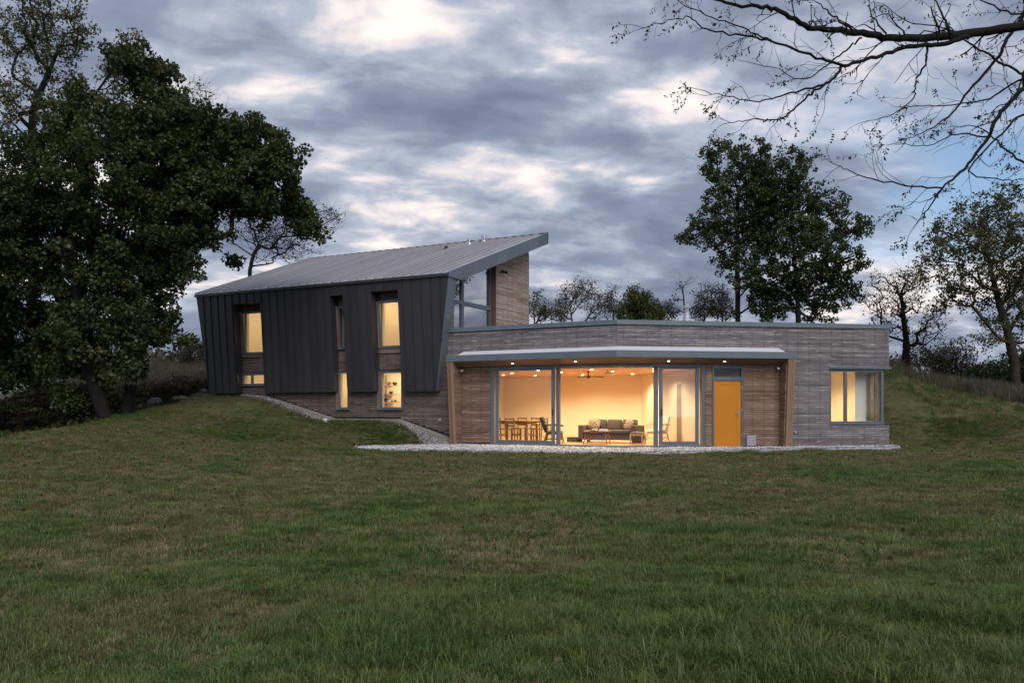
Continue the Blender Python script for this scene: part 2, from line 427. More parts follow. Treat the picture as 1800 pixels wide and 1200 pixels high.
# ------------------------------------------------------------------ terrain
ctrl = [(0,-30,-.6),(-30,-30,-.6),(30,-30,-.3),(0,0,-.42),(-8,4,-.45),(8,4,-.38),(0,9,-.42),(0,15,-.36),(0,21,-.28),(-4.5,26.4,-.15),
 (-8,24,.05),(-6.5,28.5,.18),(-10,12,-.3),(-12,18,.0),(-10.5,28,.62),(-12.6,35.2,1.62),(-13.6,23,.42),(-13.4,26,.62),(-13.2,28.6,.9),(-13,31,1.2),(-14,36,1.75),
 (-16.5,24,-.5),(-17,29,-.3),(-17.5,34,.2),(-20,28,-.4),(-20,20,-.4),(-14.5,16,-.1),(-22,14,-.6),(-20.5,36,1.1),(-23.5,38,1.62),(-24,46,2.5),(-22,55,3.3),(-14,50,3.2),(-10,60,3.9),(-30,60,4.1),(-40,40,2.5),
 (-15.5,41,2.3),(13.6,28.6,-.1),(16,27,.22),(15,24,-.05),(20,24,.5),(12,20,-.2),(10,12,-.28),(16,14,.0),(22,30,1.05),(19,32,1.02),(16,32,1.72),(14.1,31.5,2.2),(12.9,33.5,2.6),(14.8,30.2,1.0),(17,29.6,.75),
 (27,45,1.75),(26,52,2.6),(16,45,2.9),(10,48,3.0),(0,50,3.2),(34,40,1.2),(40,60,2.6),(20,70,3.2),(-60,90,5),(60,100,3.5),(0,110,4.2),(-120,0,0),(120,0,1),(-200,200,5),(200,200,4),(0,300,5),(0,-100,-1)]
for t_, o_, z_ in ((18.5, .6, 1.66), (17, .5, 1.62), (15.2, .5, 1.60), (14.6, 1.3, 1.42), (13.2, .45, 1.15), (11.6, .45, .70), (10, .45, .68), (8.6, .45, .64), (7.4, .6, .30), (6.5, .7, -.12),
                   (13, 1.8, 1.0), (11.4, 1.6, .66), (9.6, 1.6, .58), (8.5, 1.3, .40), (7, 2.0, -.22), (7.9, 2.6, -.2), (6.4, 2.6, -.22), (7.6, 3.4, -.2), (8.2, 3.6, -.16), (7.3, 1.7, -.18), (16.5, 2.2, 1.42), (5, 1.0, -.26), (3, .5, -.28), (1, .5, -.3)):
    q_ = fL(t_, o_, 0); ctrl.append((q_.x, q_.y, z_))
for t_, o_, z_ in ((1, .5, -.3), (3, .5, -.3), (5, .5, -.3), (7, .35, -.28), (9, .35, -.25), (2, 2.6, -.19), (5, 1.6, -.18), (8, 1.2, -.17), (2, 4.5, -.22), (9.9, .7, -.2)):
    q_ = fR(t_, o_, 0); ctrl.append((q_.x, q_.y, z_))
ctrl += [(0, 25.7, -.17), (-3, 26.1, -.15), (3, 25.2, -.18), (6, 25.7, -.18), (9, 26.7, -.17), (-5.4, 27.2, -.13)]
C_ = np.array(ctrl, float); sc_ = 20.0
def tps_k(r2): return np.where(r2 > 1e-12, r2 * np.log(np.maximum(r2, 1e-12)) * .5, 0)
def tps_fit():
    P = C_[:, :2] / sc_; n = len(P)
    Km = tps_k(((P[:, None] - P[None]) ** 2).sum(-1)) + np.eye(n) * 2e-4
    A = np.zeros((n + 3, n + 3)); A[:n, :n] = Km; A[:n, n] = 1; A[:n, n + 1:] = P; A[n, :n] = 1; A[n + 1:, :n] = P.T
    return np.linalg.solve(A, np.concatenate([C_[:, 2], [0, 0, 0]]))
TW = tps_fit()
def height(x, y):
    x = np.asarray(x, float); y = np.asarray(y, float); sh = x.shape
    xc = np.clip(x, -200, 200).ravel() / sc_; yc = np.clip(y, -100, 300).ravel() / sc_
    P = C_[:, :2] / sc_; out = np.empty(len(xc))
    for i in range(0, len(xc), 20000):
        q = np.stack([xc[i:i + 20000], yc[i:i + 20000]], 1)
        out[i:i + 20000] = tps_k(((q[:, None] - P[None]) ** 2).sum(-1)) @ TW[:len(P)] + TW[len(P)] + q @ TW[len(P) + 1:]
    xr = x.ravel(); yr = y.ravel()
    out += .035 * np.sin(xr * 1.3 + 1.7 * np.sin(yr * .7)) * np.sin(yr * 1.1 + .8 * np.sin(xr * .9)) + .015 * np.sin(xr * 4.1 + yr * 2.3) * np.sin(yr * 3.7 - xr * 1.9)
    return out.reshape(sh)
def inpoly(x, y, poly):
    r = np.zeros(x.shape, bool); n = len(poly); j = n - 1
    for i in range(n):
        xi, yi = poly[i]; xj, yj = poly[j]
        c = ((yi > y) != (yj > y)) & (x < (xj - xi) * (y - yi) / (yj - yi + 1e-12) + xi); r ^= c; j = i
    return r
def xy(p): return (p.x, p.y)
BACKR = 7.0
foot_in = [xy(fL(17.85, .06, 0)), xy(kp(.0, 0)), xy(fR(9.58, -.02, 0)), xy(fR(9.58, -BACKR, 0)), xy(fR(3.0, -BACKR - .6, 0)), xy(fL(1.0, -8.6, 0)), xy(fL(8.7, -8.6, 0)), xy(fL(8.7, -6.9, 0)), xy(fL(18.0, -6.9, 0))]
def axis(lo, hi, f0, f1, step):
    a = list(np.arange(f0, f1 + 1e-6, step)); s = step; v = a[-1]
    while v < hi: s *= 1.18; v += s; a.append(v)
    s = step; v = a[0]
    while v > lo: s *= 1.18; v -= s; a.insert(0, v)
    return np.array(a)
gx = axis(-320, 320, -26, 26, .25); gy = axis(-80, 420, 2, 46, .25)
GX, GY = np.meshgrid(gx, gy); GZ = height(GX, GY)
nx, ny = len(gx), len(gy); idx = np.arange(nx * ny).reshape(ny, nx)
ins = inpoly(GX, GY, foot_in)
q = np.stack([idx[:-1, :-1], idx[:-1, 1:], idx[1:, 1:], idx[1:, :-1]], -1).reshape(-1, 4)
insf = (ins[:-1, :-1] & ins[:-1, 1:] & ins[1:, 1:] & ins[1:, :-1]).ravel()
g = np_mesh('ground', np.stack([GX.ravel(), GY.ravel(), GZ.ravel()], 1), q[~insf], 'ground', smooth=True)
g['kind'] = 'structure'
def hz(x, y): return float(height(np.array([x]), np.array([y]))[0])

# the road on the far bank
rp = [(-27, 24), (-25.2, 32), (-24.2, 38), (-24.0, 46), (-22.6, 54), (-18, 61), (-9, 66), (4, 69)]
rm = MB(); prev = None; ln = 0
pp = []
for i in range(len(rp) - 1):
    for k in range(8):
        t = k / 8; pp.append((rp[i][0] * (1 - t) + rp[i + 1][0] * t, rp[i][1] * (1 - t) + rp[i + 1][1] * t))
for i in range(1, len(pp) - 1):
    d = Vector((pp[i + 1][0] - pp[i - 1][0], pp[i + 1][1] - pp[i - 1][1])).normalized(); nn = Vector((-d.y, d.x))
    z = hz(*pp[i]) + .22
    ring = [Vector((pp[i][0] + nn.x * s, pp[i][1] + nn.y * s, zz_)) for s, zz_ in ((-1.6, z - .5), (-1.5, z), (1.5, z), (1.6, z - .5))]
    if prev:
        for a in range(3): rm.face([prev[a], prev[a + 1], ring[a + 1], ring[a]])
    prev = ring
o = rm.build('road', 'asphalt', weld=True); o['kind'] = 'structure'

# ================================================================== HOUSE
HO = (K.x, K.y, 0)
house = thing('house', HO, 'modern house with dark metal clad wing, rising roof and low weathered wood wing', 'house')

def rects(t0, t1, z0, z1, holes):
    ts = sorted({t0, t1, *[min(max(h_[i], t0), t1) for h_ in holes for i in (0, 1)]})
    out = []
    for a, b in zip(ts[:-1], ts[1:]):
        if b - a < 1e-4: continue
        m = (a + b) / 2; zs = [(z0, z1)]
        for h_ in holes:
            if h_[0] - 1e-6 < m < h_[1] + 1e-6:
                nz = []
                for lo, hi in zs:
                    if h_[3] <= lo or h_[2] >= hi: nz.append((lo, hi)); continue
                    if h_[2] > lo: nz.append((lo, h_[2]))
                    if h_[3] < hi: nz.append((h_[3], hi))
                zs = nz
        out += [(a, b, lo, hi) for lo, hi in zs]
    return out
def wall(name, fr, t0, t1, z0, z1, o0, o1, holes, m='dark_void', parent=house):
    b = MB()
    two = m == 'plaster' and o1 - o0 > .15
    for a, c, lo, hi in rects(t0, t1, z0, z1, holes): b.box(fr, a, c, o0, o1 - (.1 if two else 0), lo, hi, .5)
    w_o = b.build(name, m, parent)
    if two:
        b = MB()
        for a, c, lo, hi in rects(t0, t1, z0, z1, holes): b.box(fr, a, c, o1 - .099, o1, lo, hi, .5)
        b.build('sheathing', 'dark_void', w_o)
    return w_o
def siding(parent, fr, t0, t1, z0, z1, holes, of, m, pitch=.072, th=.022, lo_fn=None, hi_fn=None, lim=None, name='siding'):
    b = MB(); z = z0; row = 0
    while z < z1 - .012:
        zt = min(z + pitch - .009, z1)
        iv = [(t0, t1)]
        if lim: iv = [lim(z, zt)]
        for h_ in holes:
            if h_[3] > z + .01 and h_[2] < zt - .01:
                n2_ = []
                for a, c in iv:
                    if h_[1] <= a or h_[0] >= c: n2_.append((a, c)); continue
                    if h_[0] > a: n2_.append((a, h_[0]))
                    if h_[1] < c: n2_.append((h_[1], c))
                iv = n2_
        for a, c in iv:
            p = a
            while p < c - .02:
                L_ = random.choice((2.4, 3.2, 3.6, 4.0, 4.4, 4.8)); L_ = L_ if p > a else L_ * random.uniform(.3, 1)
                e_ = min(c, p + L_)
                if c - e_ < .25: e_ = c
                j = random.uniform(-.003, .004); r_ = random.random()
                A = lambda t, o, zz_: fr(t, o, zz_)
                g_ = .002
                P = [(p + g_, of + j - th, z), (e_ - g_, of + j - th, z), (e_ - g_, of + j, z + .004), (p + g_, of + j, z + .004),
                     (p + g_, of + j - th, zt), (e_ - g_, of + j - th, zt), (e_ - g_, of + j - .003, zt), (p + g_, of + j - .003, zt)]
                b.hexa([A(*x) for x in P], r_, [(x[0] + 3.1 * row, x[2] + random.random() * .0) for x in P] if False else [(x[0], x[2] + row * .37) for x in P])
                p = e_
        z += pitch; row += 1
    return b.build(name, m, parent, kind='stuff')

# ---- the metal shell of the tall wing: leaning front, slanted ends
ZB, ZE = 1.79, 5.80
def lean(z): return .25 + (z - 1.75) / 4.05 * .30
def tR(z): return 6.65 + (z - ZB) / (ZE - ZB) * (5.96 - 6.65)
def tLf(z): return 17.86 + (z - ZB) / (ZE - ZB) * (18.30 - 17.86)
OPEN = [(8.15, 9.35, 5.42), (10.64, 11.26, 5.38), (14.78, 16.24, 5.34)]
shell = MB()
def leg(ta0, ta1, z0, z1, oin=.0):
    P = []
    for z in (z0, z1):
        a = ta0(z) if callable(ta0) else ta0; b = ta1(z) if callable(ta1) else ta1
        P += [fL(a, oin, z), fL(b, oin, z), fL(b, lean(z) - .012, z), fL(a, lean(z) - .012, z)]
    shell.hexa(P, .5)
ZT = 5.34
edges = [lambda z: tR(z) + .015, OPEN[0][0], OPEN[0][1], OPEN[1][0], OPEN[1][1], OPEN[2][0], OPEN[2][1], lambda z: tLf(z) - .015]
for i in range(0, 8, 2): leg(edges[i], edges[i + 1], ZB + .02, ZT)
leg(edges[0], edges[1], ZT, 5.42); leg(edges[2], edges[3], ZT, 5.42); leg(edges[4], edges[7], ZT, 5.42)
leg(OPEN[1][0], OPEN[1][1], 5.38, 5.42); leg(edges[0], edges[7], 5.42, ZE - .03)
shell_o = shell.build('metal_cladding', 'dark_metal', house, label='dark grey standing seam metal skin leaning outwards')
# standing seam panels, each a sheet of its own
def clip(poly, f):
    out = []
    for i in range(len(poly)):
        a, b = poly[i], poly[(i + 1) % len(poly)]; fa, fb = f(a), f(b)
        if fa >= 0: out.append(a)
        if (fa < 0) != (fb < 0):
            t = fa / (fa - fb); out.append((a[0] + (b[0] - a[0]) * t, a[1] + (b[1] - a[1]) * t))
    return out
NP = 31; cuts = [5.96 + (18.30 - 5.96) * i / NP for i in range(NP + 1)]
ts = sorted(set(cuts + [v for o_ in OPEN for v in o_[:2]]))
for a, b in zip(ts[:-1], ts[1:]):
    if b - a < .02: continue
    m_ = (a + b) / 2; zlo = ZB
    for o_ in OPEN:
        if o_[0] < m_ < o_[1]: zlo = o_[2]
    poly = [(a + .004, zlo), (b - .004, zlo), (b - .004, ZE), (a + .004, ZE)]
    poly = clip(poly, lambda p: p[0] - tR(p[1])); poly = clip(poly, lambda p: tLf(p[1]) - p[0])
    if len(poly) < 3: continue
    bb = MB(); j = random.uniform(-.002, .002)
    fo = [fL(t, lean(z) + j, z) for t, z in poly]; ba = [fL(t, lean(z) - .012, z) for t, z in poly]
    bb.face(fo)
    for i in range(len(poly)): k = (i + 1) % len(poly); bb.face([fo[i], fo[k], ba[k], ba[i]])
    if any(abs(b - c) < 1e-6 for c in cuts):   # the folded seam at the panel's edge
        zz0 = max(zlo, min(z for t, z in poly if t > b - .02) if any(t > b - .02 for t, z in poly) else ZE); zz1 = max([z for t, z in poly if t > b - .02] or [zz0])
        if zz1 - zz0 > .1:
            P = []
            for z in (zz0, zz1): P += [fL(b - .020, lean(z) + j, z), fL(b - .005, lean(z) + j, z), fL(b - .005, lean(z) + .034, z), fL(b - .020, lean(z) + .034, z)]
            bb.hexa(P)
    bb.build('panel', 'dark_metal', shell_o)
# bluish end trim running down the slanted right end, in short lapped sheets
zs = np.linspace(ZB + .01, ZE - .03, 9)
for z0, z1 in zip(zs[:-1], zs[1:]):
    P = []
    for z in (z0 + .003, z1 - .003): P += [fL(tR(z) - .012, .02, z), fL(tR(z) + .012, .02, z), fL(tR(z) + .012, lean(z) + .01, z), fL(tR(z) - .012, lean(z) + .01, z)]
    MB().hexa(P).build('end_trim', 'trim_metal', shell_o)

# ---- roof of the tall wing
DE, DR, ZR = -.60, 6.8, 8.50
def roofz(d): return 5.86 + (ZR - 5.86) * (d - DE) / (DR - DE)
def tr_(d): return 5.95 + (5.77 - 5.95) * (d - DE) / (DR - DE)
def tl_(d): return 18.32 + (18.6 - 18.32) * (d - DE) / (DR - DE)
rb = MB(); P = []
for d in (DE + .03, DR - .03): P += []
rb.hexa([fL(tr_(DE) + .03, -DE - .03, roofz(DE) - .10), fL(tl_(DE) - .03, -DE - .03, roofz(DE) - .10), fL(tl_(DR) - .03, -DR + .03, ZR - .42), fL(tr_(DR) + .03, -DR + .03, ZR - .42),
         fL(tr_(DE) + .03, -DE - .03, roofz(DE) - .012), fL(tl_(DE) - .03, -DE - .03, roofz(DE) - .012), fL(tl_(DR) - .03, -DR + .03, ZR - .012), fL(tr_(DR) + .03, -DR + .03, ZR - .012)])
roof = rb.build('roof', 'trim_metal', house, label='standing seam metal roof rising to the back')
for i in range(NP):
    a, b = i / NP, (i + 1) / NP; bb = MB()
    def rt(f, d): return tr_(d) + (tl_(d) - tr_(d)) * f
    for (f0, f1, e0, e1, h0, h1) in ((a, b, .004, .004, -.012, .0), (b, b, .045, .004, -.01, .07)):
        P = []
        for h_ in (h0, h1):
            P += [fL(rt(f0, DE) + (e0 if f0 < f1 else -e0), -DE, roofz(DE) + h_), fL(rt(f1, DE) - e1, -DE, roofz(DE) + h_), fL(rt(f1, DR) - e1, -DR, ZR + h_), fL(rt(f0, DR) + (e0 if f0 < f1 else -e0), -DR, ZR + h_)]
        bb.hexa(P)
    bb.build('roof_panel', 'roof_metal', roof)
# eave trim, rake fascia in lapped sheets
MB().hexa([fL(5.93, .57, 5.75), fL(18.33, .57, 5.75), fL(18.33, .62, 5.75), fL(5.93, .62, 5.75), fL(5.93, .57, 5.85), fL(18.33, .57, 5.85), fL(18.33, .62, 5.85), fL(5.93, .62, 5.85)]).build('eave_trim', 'dark_metal', roof)
ds = np.linspace(DE - .02, DR + .02, 10)
def rk(d): return .13 + (.44 - .13) * min(1, (d - DE) / .75) if d < DE + .75 else .44
ds = sorted(set(list(ds) + [DE + .75]))
for d0, d1 in zip(ds[:-1], ds[1:]):
    P = []
    for d in (d0 + .003, d1 - .003):
        P += [fL(tr_(d) + .02, -d, roofz(d) - rk(d)), fL(tr_(d) - .03, -d, roofz(d) - rk(d)), fL(tr_(d) - .03, -d, roofz(d) + .03), fL(tr_(d) + .02, -d, roofz(d) + .03)]
    MB().hexa([P[0], P[1], P[5], P[4], P[3], P[2], P[6], P[7]]).build('rake_fascia', 'trim_metal', roof)
# soffit under the rake, between fascia and gable wall
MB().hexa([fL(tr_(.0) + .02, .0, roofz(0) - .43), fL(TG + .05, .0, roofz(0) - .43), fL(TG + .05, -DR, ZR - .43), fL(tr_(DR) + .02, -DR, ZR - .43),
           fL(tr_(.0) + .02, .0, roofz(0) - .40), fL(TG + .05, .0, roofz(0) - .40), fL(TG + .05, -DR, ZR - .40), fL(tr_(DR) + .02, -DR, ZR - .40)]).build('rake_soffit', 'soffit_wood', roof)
MB().box(fL, 5.72, 18.62, -DR - .03, -DR + .02, ZR - .43, ZR + .04, .5).build('ridge_fascia', 'dark_metal', roof)
for (px, dd, h_, r_, cap) in ((9.75, 5.2, .14, .05, 'black_plastic'), (9.1, 6.0, .24, .075, 'steel'), (8.45, 6.15, .26, .085, 'steel')):
    p = fL(px, -dd, 0); z = roofz(dd)
    MB().lathe(p.x, p.y, [(r_ * 1.7, z - .03), (r_ * 1.2, z + .06), (r_, z + .07), (r_, z + h_ * .6), (r_ * 1.35, z + h_ * .62), (r_ * 1.35, z + h_), (r_ * .4, z + h_ * 1.1)]).build('vent_pipe', cap, roof)

# ---- windows
def lw(z): return max(0, (z - 3.35)) * .073
def window(fr, t0, t1, z0, z1, op, glassm='glass', mull=(), fw=.075, dep=.09, leanf=None, wood=None, trans=()):
    f = (lambda t, o, z: fr(t, o + leanf(z), z)) if leanf else fr
    b = MB()
    for (a, c, lo, hi) in ((t0, t0 + fw, z0, z1), (t1 - fw, t1, z0, z1), (t0 + fw, t1 - fw, z0, z0 + fw), (t0 + fw, t1 - fw, z1 - fw, z1)): b.box(f, a, c, op - dep, op, lo, hi, .5)
    wnd = b.build('window', 'frame_metal', house)
    xs = [t0 + fw] + [v for m_ in mull for v in (m_ - fw * .55, m_ + fw * .55)] + [t1 - fw]
    for m_ in mull: MB().box(f, m_ - fw * .55, m_ + fw * .55, op - dep + .004, op - .004, z0 + fw, z1 - fw, .5).build('mullion', 'frame_metal', wnd)
    for i in range(0, len(xs), 2):
        MB().box(f, xs[i], xs[i + 1], op - dep * .55, op - dep * .55 + .012, z0 + fw, z1 - fw, .5).build('pane', glassm, wnd)
    MB().box(f, t0 - .03, t1 + .03, op - .02, op + .05, z0 - .03, z0 - .002, .5).build('sill', 'frame_metal', wnd)
    if wood:
        for a, c in wood: MB().box(f, a, c, op - .1, op + .02, z0, z1, .5).build('wood_casing', 'siding_brown', wnd)
    return wnd
WU1 = (14.95, 16.14, 3.37, 5.06); WL1 = (14.98, 16.25, 2.10, 2.58); WU2 = (10.72, 11.20, 3.43, 5.02); WL2 = (10.75, 11.28, 1.15, 2.57); WU3 = (8.33, 9.30, 3.40, 5.10); WL3 = (8.28, 9.32, 1.15, 2.54)
LW = [WU1, WL1, WU2, WL2, WU3, WL3]
for k_, h_ in enumerate(LW):
    up = k_ % 2 == 0
    window(fL, h_[0], h_[1], h_[2], h_[3], .03, 'glass', mull=((15.72,) if k_ == 1 else ()), fw=.07, leanf=lw if up else None, wood=[(h_[1] + .003, h_[1] + .09)])
MB().box(lambda t, o, z: fL(t, o + lw(z), z), 8.2, 9.36, .0, .05, 3.20, 3.365, .4).build('wood_apron', 'siding_brown', house)
MB().box(lambda t, o, z: fL(t, o + lw(z), z), 14.8, 16.3, .0, .05, 3.24, 3.335, .4).build('wood_apron', 'siding_brown', house)
holesL = [(h_[0], h_[1], h_[2], h_[3]) for h_ in LW]
wl = wall('wall', fL, 6.50, 17.7, -.5, 5.72, -.26, -.024, holesL, 'plaster')
wall('wall', fL, 6.15, 6.499, -.5, 3.84, -.26, -.024, [], 'plaster')
def lim_base(z, zt):
    # siding stops on the stepped, sloping foundation
    if z >= 1.70: return (6.1, 17.8)
    if z >= .80: return (6.1, 11.41 + (z - .80) / (1.71 - .80) * (14.96 - 11.41))
    return (6.1, 6.25 + (z - .22) / (.80 - .22) * (8.4 - 6.25)) if z > .22 else (6.1, 6.12)
siding(wl, fL, 6.1, 17.8, .0, 5.40, [(a - .0, b + .09, c, d) for a, b, c, d in LW], .0, 'siding_dark', lim=lim_base)
# concrete foundation ledge following that slope
fp = [(17.9, 1.70), (14.96, 1.70), (11.41, .79), (8.4, .79), (6.12, .12)]
fb = MB()
for (a, za), (b, zb) in zip(fp[:-1], fp[1:]):
    P = [fL(a, -.02, za - .9), fL(b, -.02, zb - .9), fL(b, .20, zb - .9), fL(a, .20, za - .9), fL(a, -.02, za), fL(b, -.02, zb), fL(b, .20, zb - .03), fL(a, .20, za - .03)]
    fb.hexa(P)
fb.build('foundation', 'concrete', house, weld=True)
# closing walls of the tall wing
wall('wall', lambda d, s, z: fL(17.7 - s, -d, z), .27, 6.4, -.3, 5.7, -.0, .2, [], 'siding_dark')
e2 = MB(); e2.hexa([fL(17.72, 0, 5.6), fL(17.5, 0, 5.6), fL(17.5, -6.4, 5.6), fL(17.72, -6.4, 5.6), fL(17.72, 0, 5.62), fL(17.5, 0, 5.62), fL(17.5, -6.4, roofz(6.4) - .44), fL(17.72, -6.4, roofz(6.4) - .44)]).build('wall', 'siding_dark', house)
wall('wall', fL, 6.52, 17.7, 2.66, 7.7, -6.62, -6.42, [], 'siding_dark')
wall('wall', fL, 8.2, 17.7, -.3, 2.655, -6.62, -6.42, [], 'siding_dark')
MB().box(fL, 17.44, 17.49, -3.1, -.262, -.02, 2.62, .5).build('lining', 'plaster', house)
MB().box(fL, 17.44, 17.49, -3.1, -.262, 2.86, 5.6, .5).build('lining', 'plaster', house)
# interior of the tall wing: floor between the storeys, partitions
MB().box(fL, TG + .05, 17.5, -6.42, -.262, 2.62, 2.86, .5).build('storey_floor', 'plaster', house)
for tt, z0, z1 in ((7.55, 2.86, 5.6), (10.0, 2.86, 5.6), (12.2, 2.86, 5.6), (8.12, -.02, 2.62), (10.05, -.02, 2.62), (12.2, -.02, 2.62)):
    MB().box(fL, tt - .05, tt + .05, -6.42, -.262, z0, z1, .5).build('partition', 'plaster', house)
MB().box(fL, 8.07, 8.17, -7.36, -6.421, -.02, 2.62, .5).build('partition', 'plaster', house)
MB().box(fL, 8.17, 17.5, -3.2, -3.1, -.02, 2.62, .5).build('partition', 'plaster', house)
MB().box(fL, 7.6, 17.5, -3.2, -3.1, 2.86, 5.9, .5).build('partition', 'plaster', house)
MB().box(fL, 8.1, 17.5, -6.42, -.262, -.12, -.0, .5).build('floor', 'floor_wood', house)
# gable end wall
SD = (3.62, 6.43)
gw = MB()
gw.hexa([fG(SD[0], -.22, 3.6), fG(SD[1], -.22, 3.6), fG(SD[1], -.03, 3.6), fG(SD[0], -.03, 3.6), fG(SD[0], -.22, roofz(SD[0]) - .42), fG(SD[1], -.22, roofz(SD[1]) - .42), fG(SD[1], -.03, roofz(SD[1]) - .42), fG(SD[0], -.03, roofz(SD[0]) - .42)])
gwo = gw.build('gable_wall', 'dark_void', house)
def lim_g(z, zt):
    d = DE + (zt + .44 - 5.86) / (ZR - 5.86) * (DR - DE); return (max(SD[0], d), SD[1] + .02)
siding(gwo, lambda t, o, z: fG(t, o, z), SD[0], SD[1], 3.62, 8.0, [], .0, 'siding_pale', lim=lim_g)
siding(gwo, lambda t, o, z: fL(TG + .0 + t, -6.43 + o * -1 if False else -6.43 - o, z), .0, .3, 3.62, 7.9, [], .02, 'siding_pale')
MB().hexa([fG(3.50, -.3, 3.7), fG(3.62, -.2, 3.7), fG(3.62, .02, 3.7), fG(3.58, .02, 3.7), fG(3.50, -.3, roofz(3.50) - .44), fG(3.62, -.2, roofz(3.62) - .44), fG(3.62, .02, roofz(3.62) - .44), fG(3.58, .02, roofz(3.58) - .44)]).build('wood_casing', 'dark_casing', gwo)
# gable window: raking head, mullion, transom
gz = lambda d: roofz(d) - .46
def gbar(d0, d1, z0a, z0b, z1a, z1b, s0=-.24, s1=-.14):
    return MB().hexa([fG(d0, s0, z0a), fG(d1, s0, z0b), fG(d1, s1, z0b), fG(d0, s1, z0a), fG(d0, s0, z1a), fG(d1, s0, z1b), fG(d1, s1, z1b), fG(d0, s1, z1a)])
gwin = gbar(.0, 3.50, 3.72, 3.72, 3.86, 3.86).build('gable_window', 'frame_metal', house)
gbar(.0, 3.50, gz(0) - .09, gz(3.50) - .09, gz(0), gz(3.50)).build('head', 'frame_metal', gwin)
gbar(.0, .1, 3.86, 3.86, gz(0) - .1, gz(.1) - .1).build('jamb', 'frame_metal', gwin)
gbar(3.43, 3.50, 3.86, 3.86, gz(3.43) - .1, gz(3.50) - .1).build('jamb', 'frame_metal', gwin)
gbar(1.30, 1.46, 3.86, 3.86, gz(1.3) - .09, gz(1.46) - .09, -.238, -.132).build('mullion', 'frame_metal', gwin)
for a, b in ((.1, 1.30), (1.46, 3.43)):
    gbar(a, b, 4.98, 4.98, 5.13, 5.13, -.236, -.128).build('transom_bar', 'frame_metal', gwin)
    gbar(a, b, 3.86, 3.86, 4.98, 4.98, -.20, -.188).build('pane', 'coated_glass', gwin)
    gbar(a, b, 5.13, 5.13, gz(a) - .09, gz(b) - .09, -.20, -.188).build('pane', 'coated_glass', gwin)
p = fG(4.0, .0, 6.55)
MB().tube([p, fG(4.0, .14, 6.55)], .03, 8).build('lamp_mount', 'black_plastic', gwo)
MB().tube([fG(3.9, .13, 6.58), fG(3.9, .22, 6.50)], .05, 8).tube([fG(4.12, .13, 6.58), fG(4.12, .22, 6.50)], .05, 8).build('floodlight', 'black_plastic', gwo)

# ---- low wing: fascia wall above the openings, coping, walls
def kband(name, m, parent, oa, ob, z0a, z0b, z1a, z1b, tl, trr, mid=True):
    # a band with section (oa..ob) mitred at the kink; tl / trr are its ends
    b = MB()
    def ring(fn): return [fn(oa, z0a), fn(ob, z0b), fn(ob, z1b), fn(oa, z1a)]
    A = ring(lambda o, z: fL(tl, o, z)); B = ring(kp); C = ring(lambda o, z: fR(trr, o, z))
    for X, Y_ in ((A, B), (B, C)):
        for i in range(4):
            k = (i + 1) % 4; lu = (X[0] - Y_[0]).length
            b.face([X[i], Y_[i], Y_[k], X[k]], [(0, i * .2), (lu, i * .2), (lu, i * .2 + .2), (0, i * .2 + .2)], .3)
    b.face(A[::-1]); b.face(C)
    return b.build(name, m, parent, weld=True)
HEAD = 2.585
wall('fascia_wall', fL, .0, 6.15, HEAD, 3.86, -.28, -.024, [], 'dark_void')
fwr = wall('fascia_wall', fR, .0, 9.50, 2.52, 3.86, -.28, -.024, [], 'dark_void')
siding(fwr, fL, .012, 6.36, 2.60, 3.84, [], .0, 'siding_grey')
siding(fwr, fR, .012, 9.53, 2.565, 3.84, [], .0, 'siding_grey')
MB().tube([kp(.004, 2.6), kp(.004, 3.85)], .012, 6).build('corner_bead', 'siding_grey', fwr)
kband('coping', 'trim_metal', house, -.34, .045, 3.855, 3.855, 4.0, 4.0, 6.34, 9.57)
MB().box(lambda d, s, z: fR(9.57 - s, -d, z), .35, BACKR, .0, .35, 3.855, 4.0, .5).build('coping', 'trim_metal', house)
# left recess wall and lower right walls
wL2 = wall('wall', fL, 4.62, 6.15, -.4, HEAD, -.28, -.024, [], 'plaster')
siding(wL2, fL, 4.63, 5.84, .0, HEAD - .0, [], .0, 'siding_brown')
RW = (7.33, 9.53, .66, 2.50); DOOR = (3.20, 4.27, -.06, 2.56)
wR2 = wall('wall', fR, 2.95, 9.50, -.4, 2.52, -.28, -.024, [DOOR, RW], 'plaster')
siding(wR2, fR, 2.96, 5.58, -.02, 2.57, [(DOOR[0] - .01, DOOR[1] + .01, -1, 3)], .0, 'siding_brown')
siding(wR2, fR, 5.86, 9.53, -.10, 2.57, [(RW[0], RW[1] + .1, RW[2] - .04, RW[3] + .04)], .002, 'siding_grey')
# side wall on the right, mostly behind the berm
def fS(d, s, z): return fR(9.5 + s, -d, z)
wS = wall('wall', fS, .06, BACKR, -.6, 3.86, -.25, -.024, [(-.1, 1.0, .66, 2.50)], 'plaster')
siding(wS, fS, .02, BACKR, -.1, 3.84, [(-.1, 1.0, .62, 2.54)], .03, 'siding_grey')
wall('wall', fR, 3.4, 9.5, -.4, 3.8, -BACKR - .2, -BACKR, [], 'siding_dark')
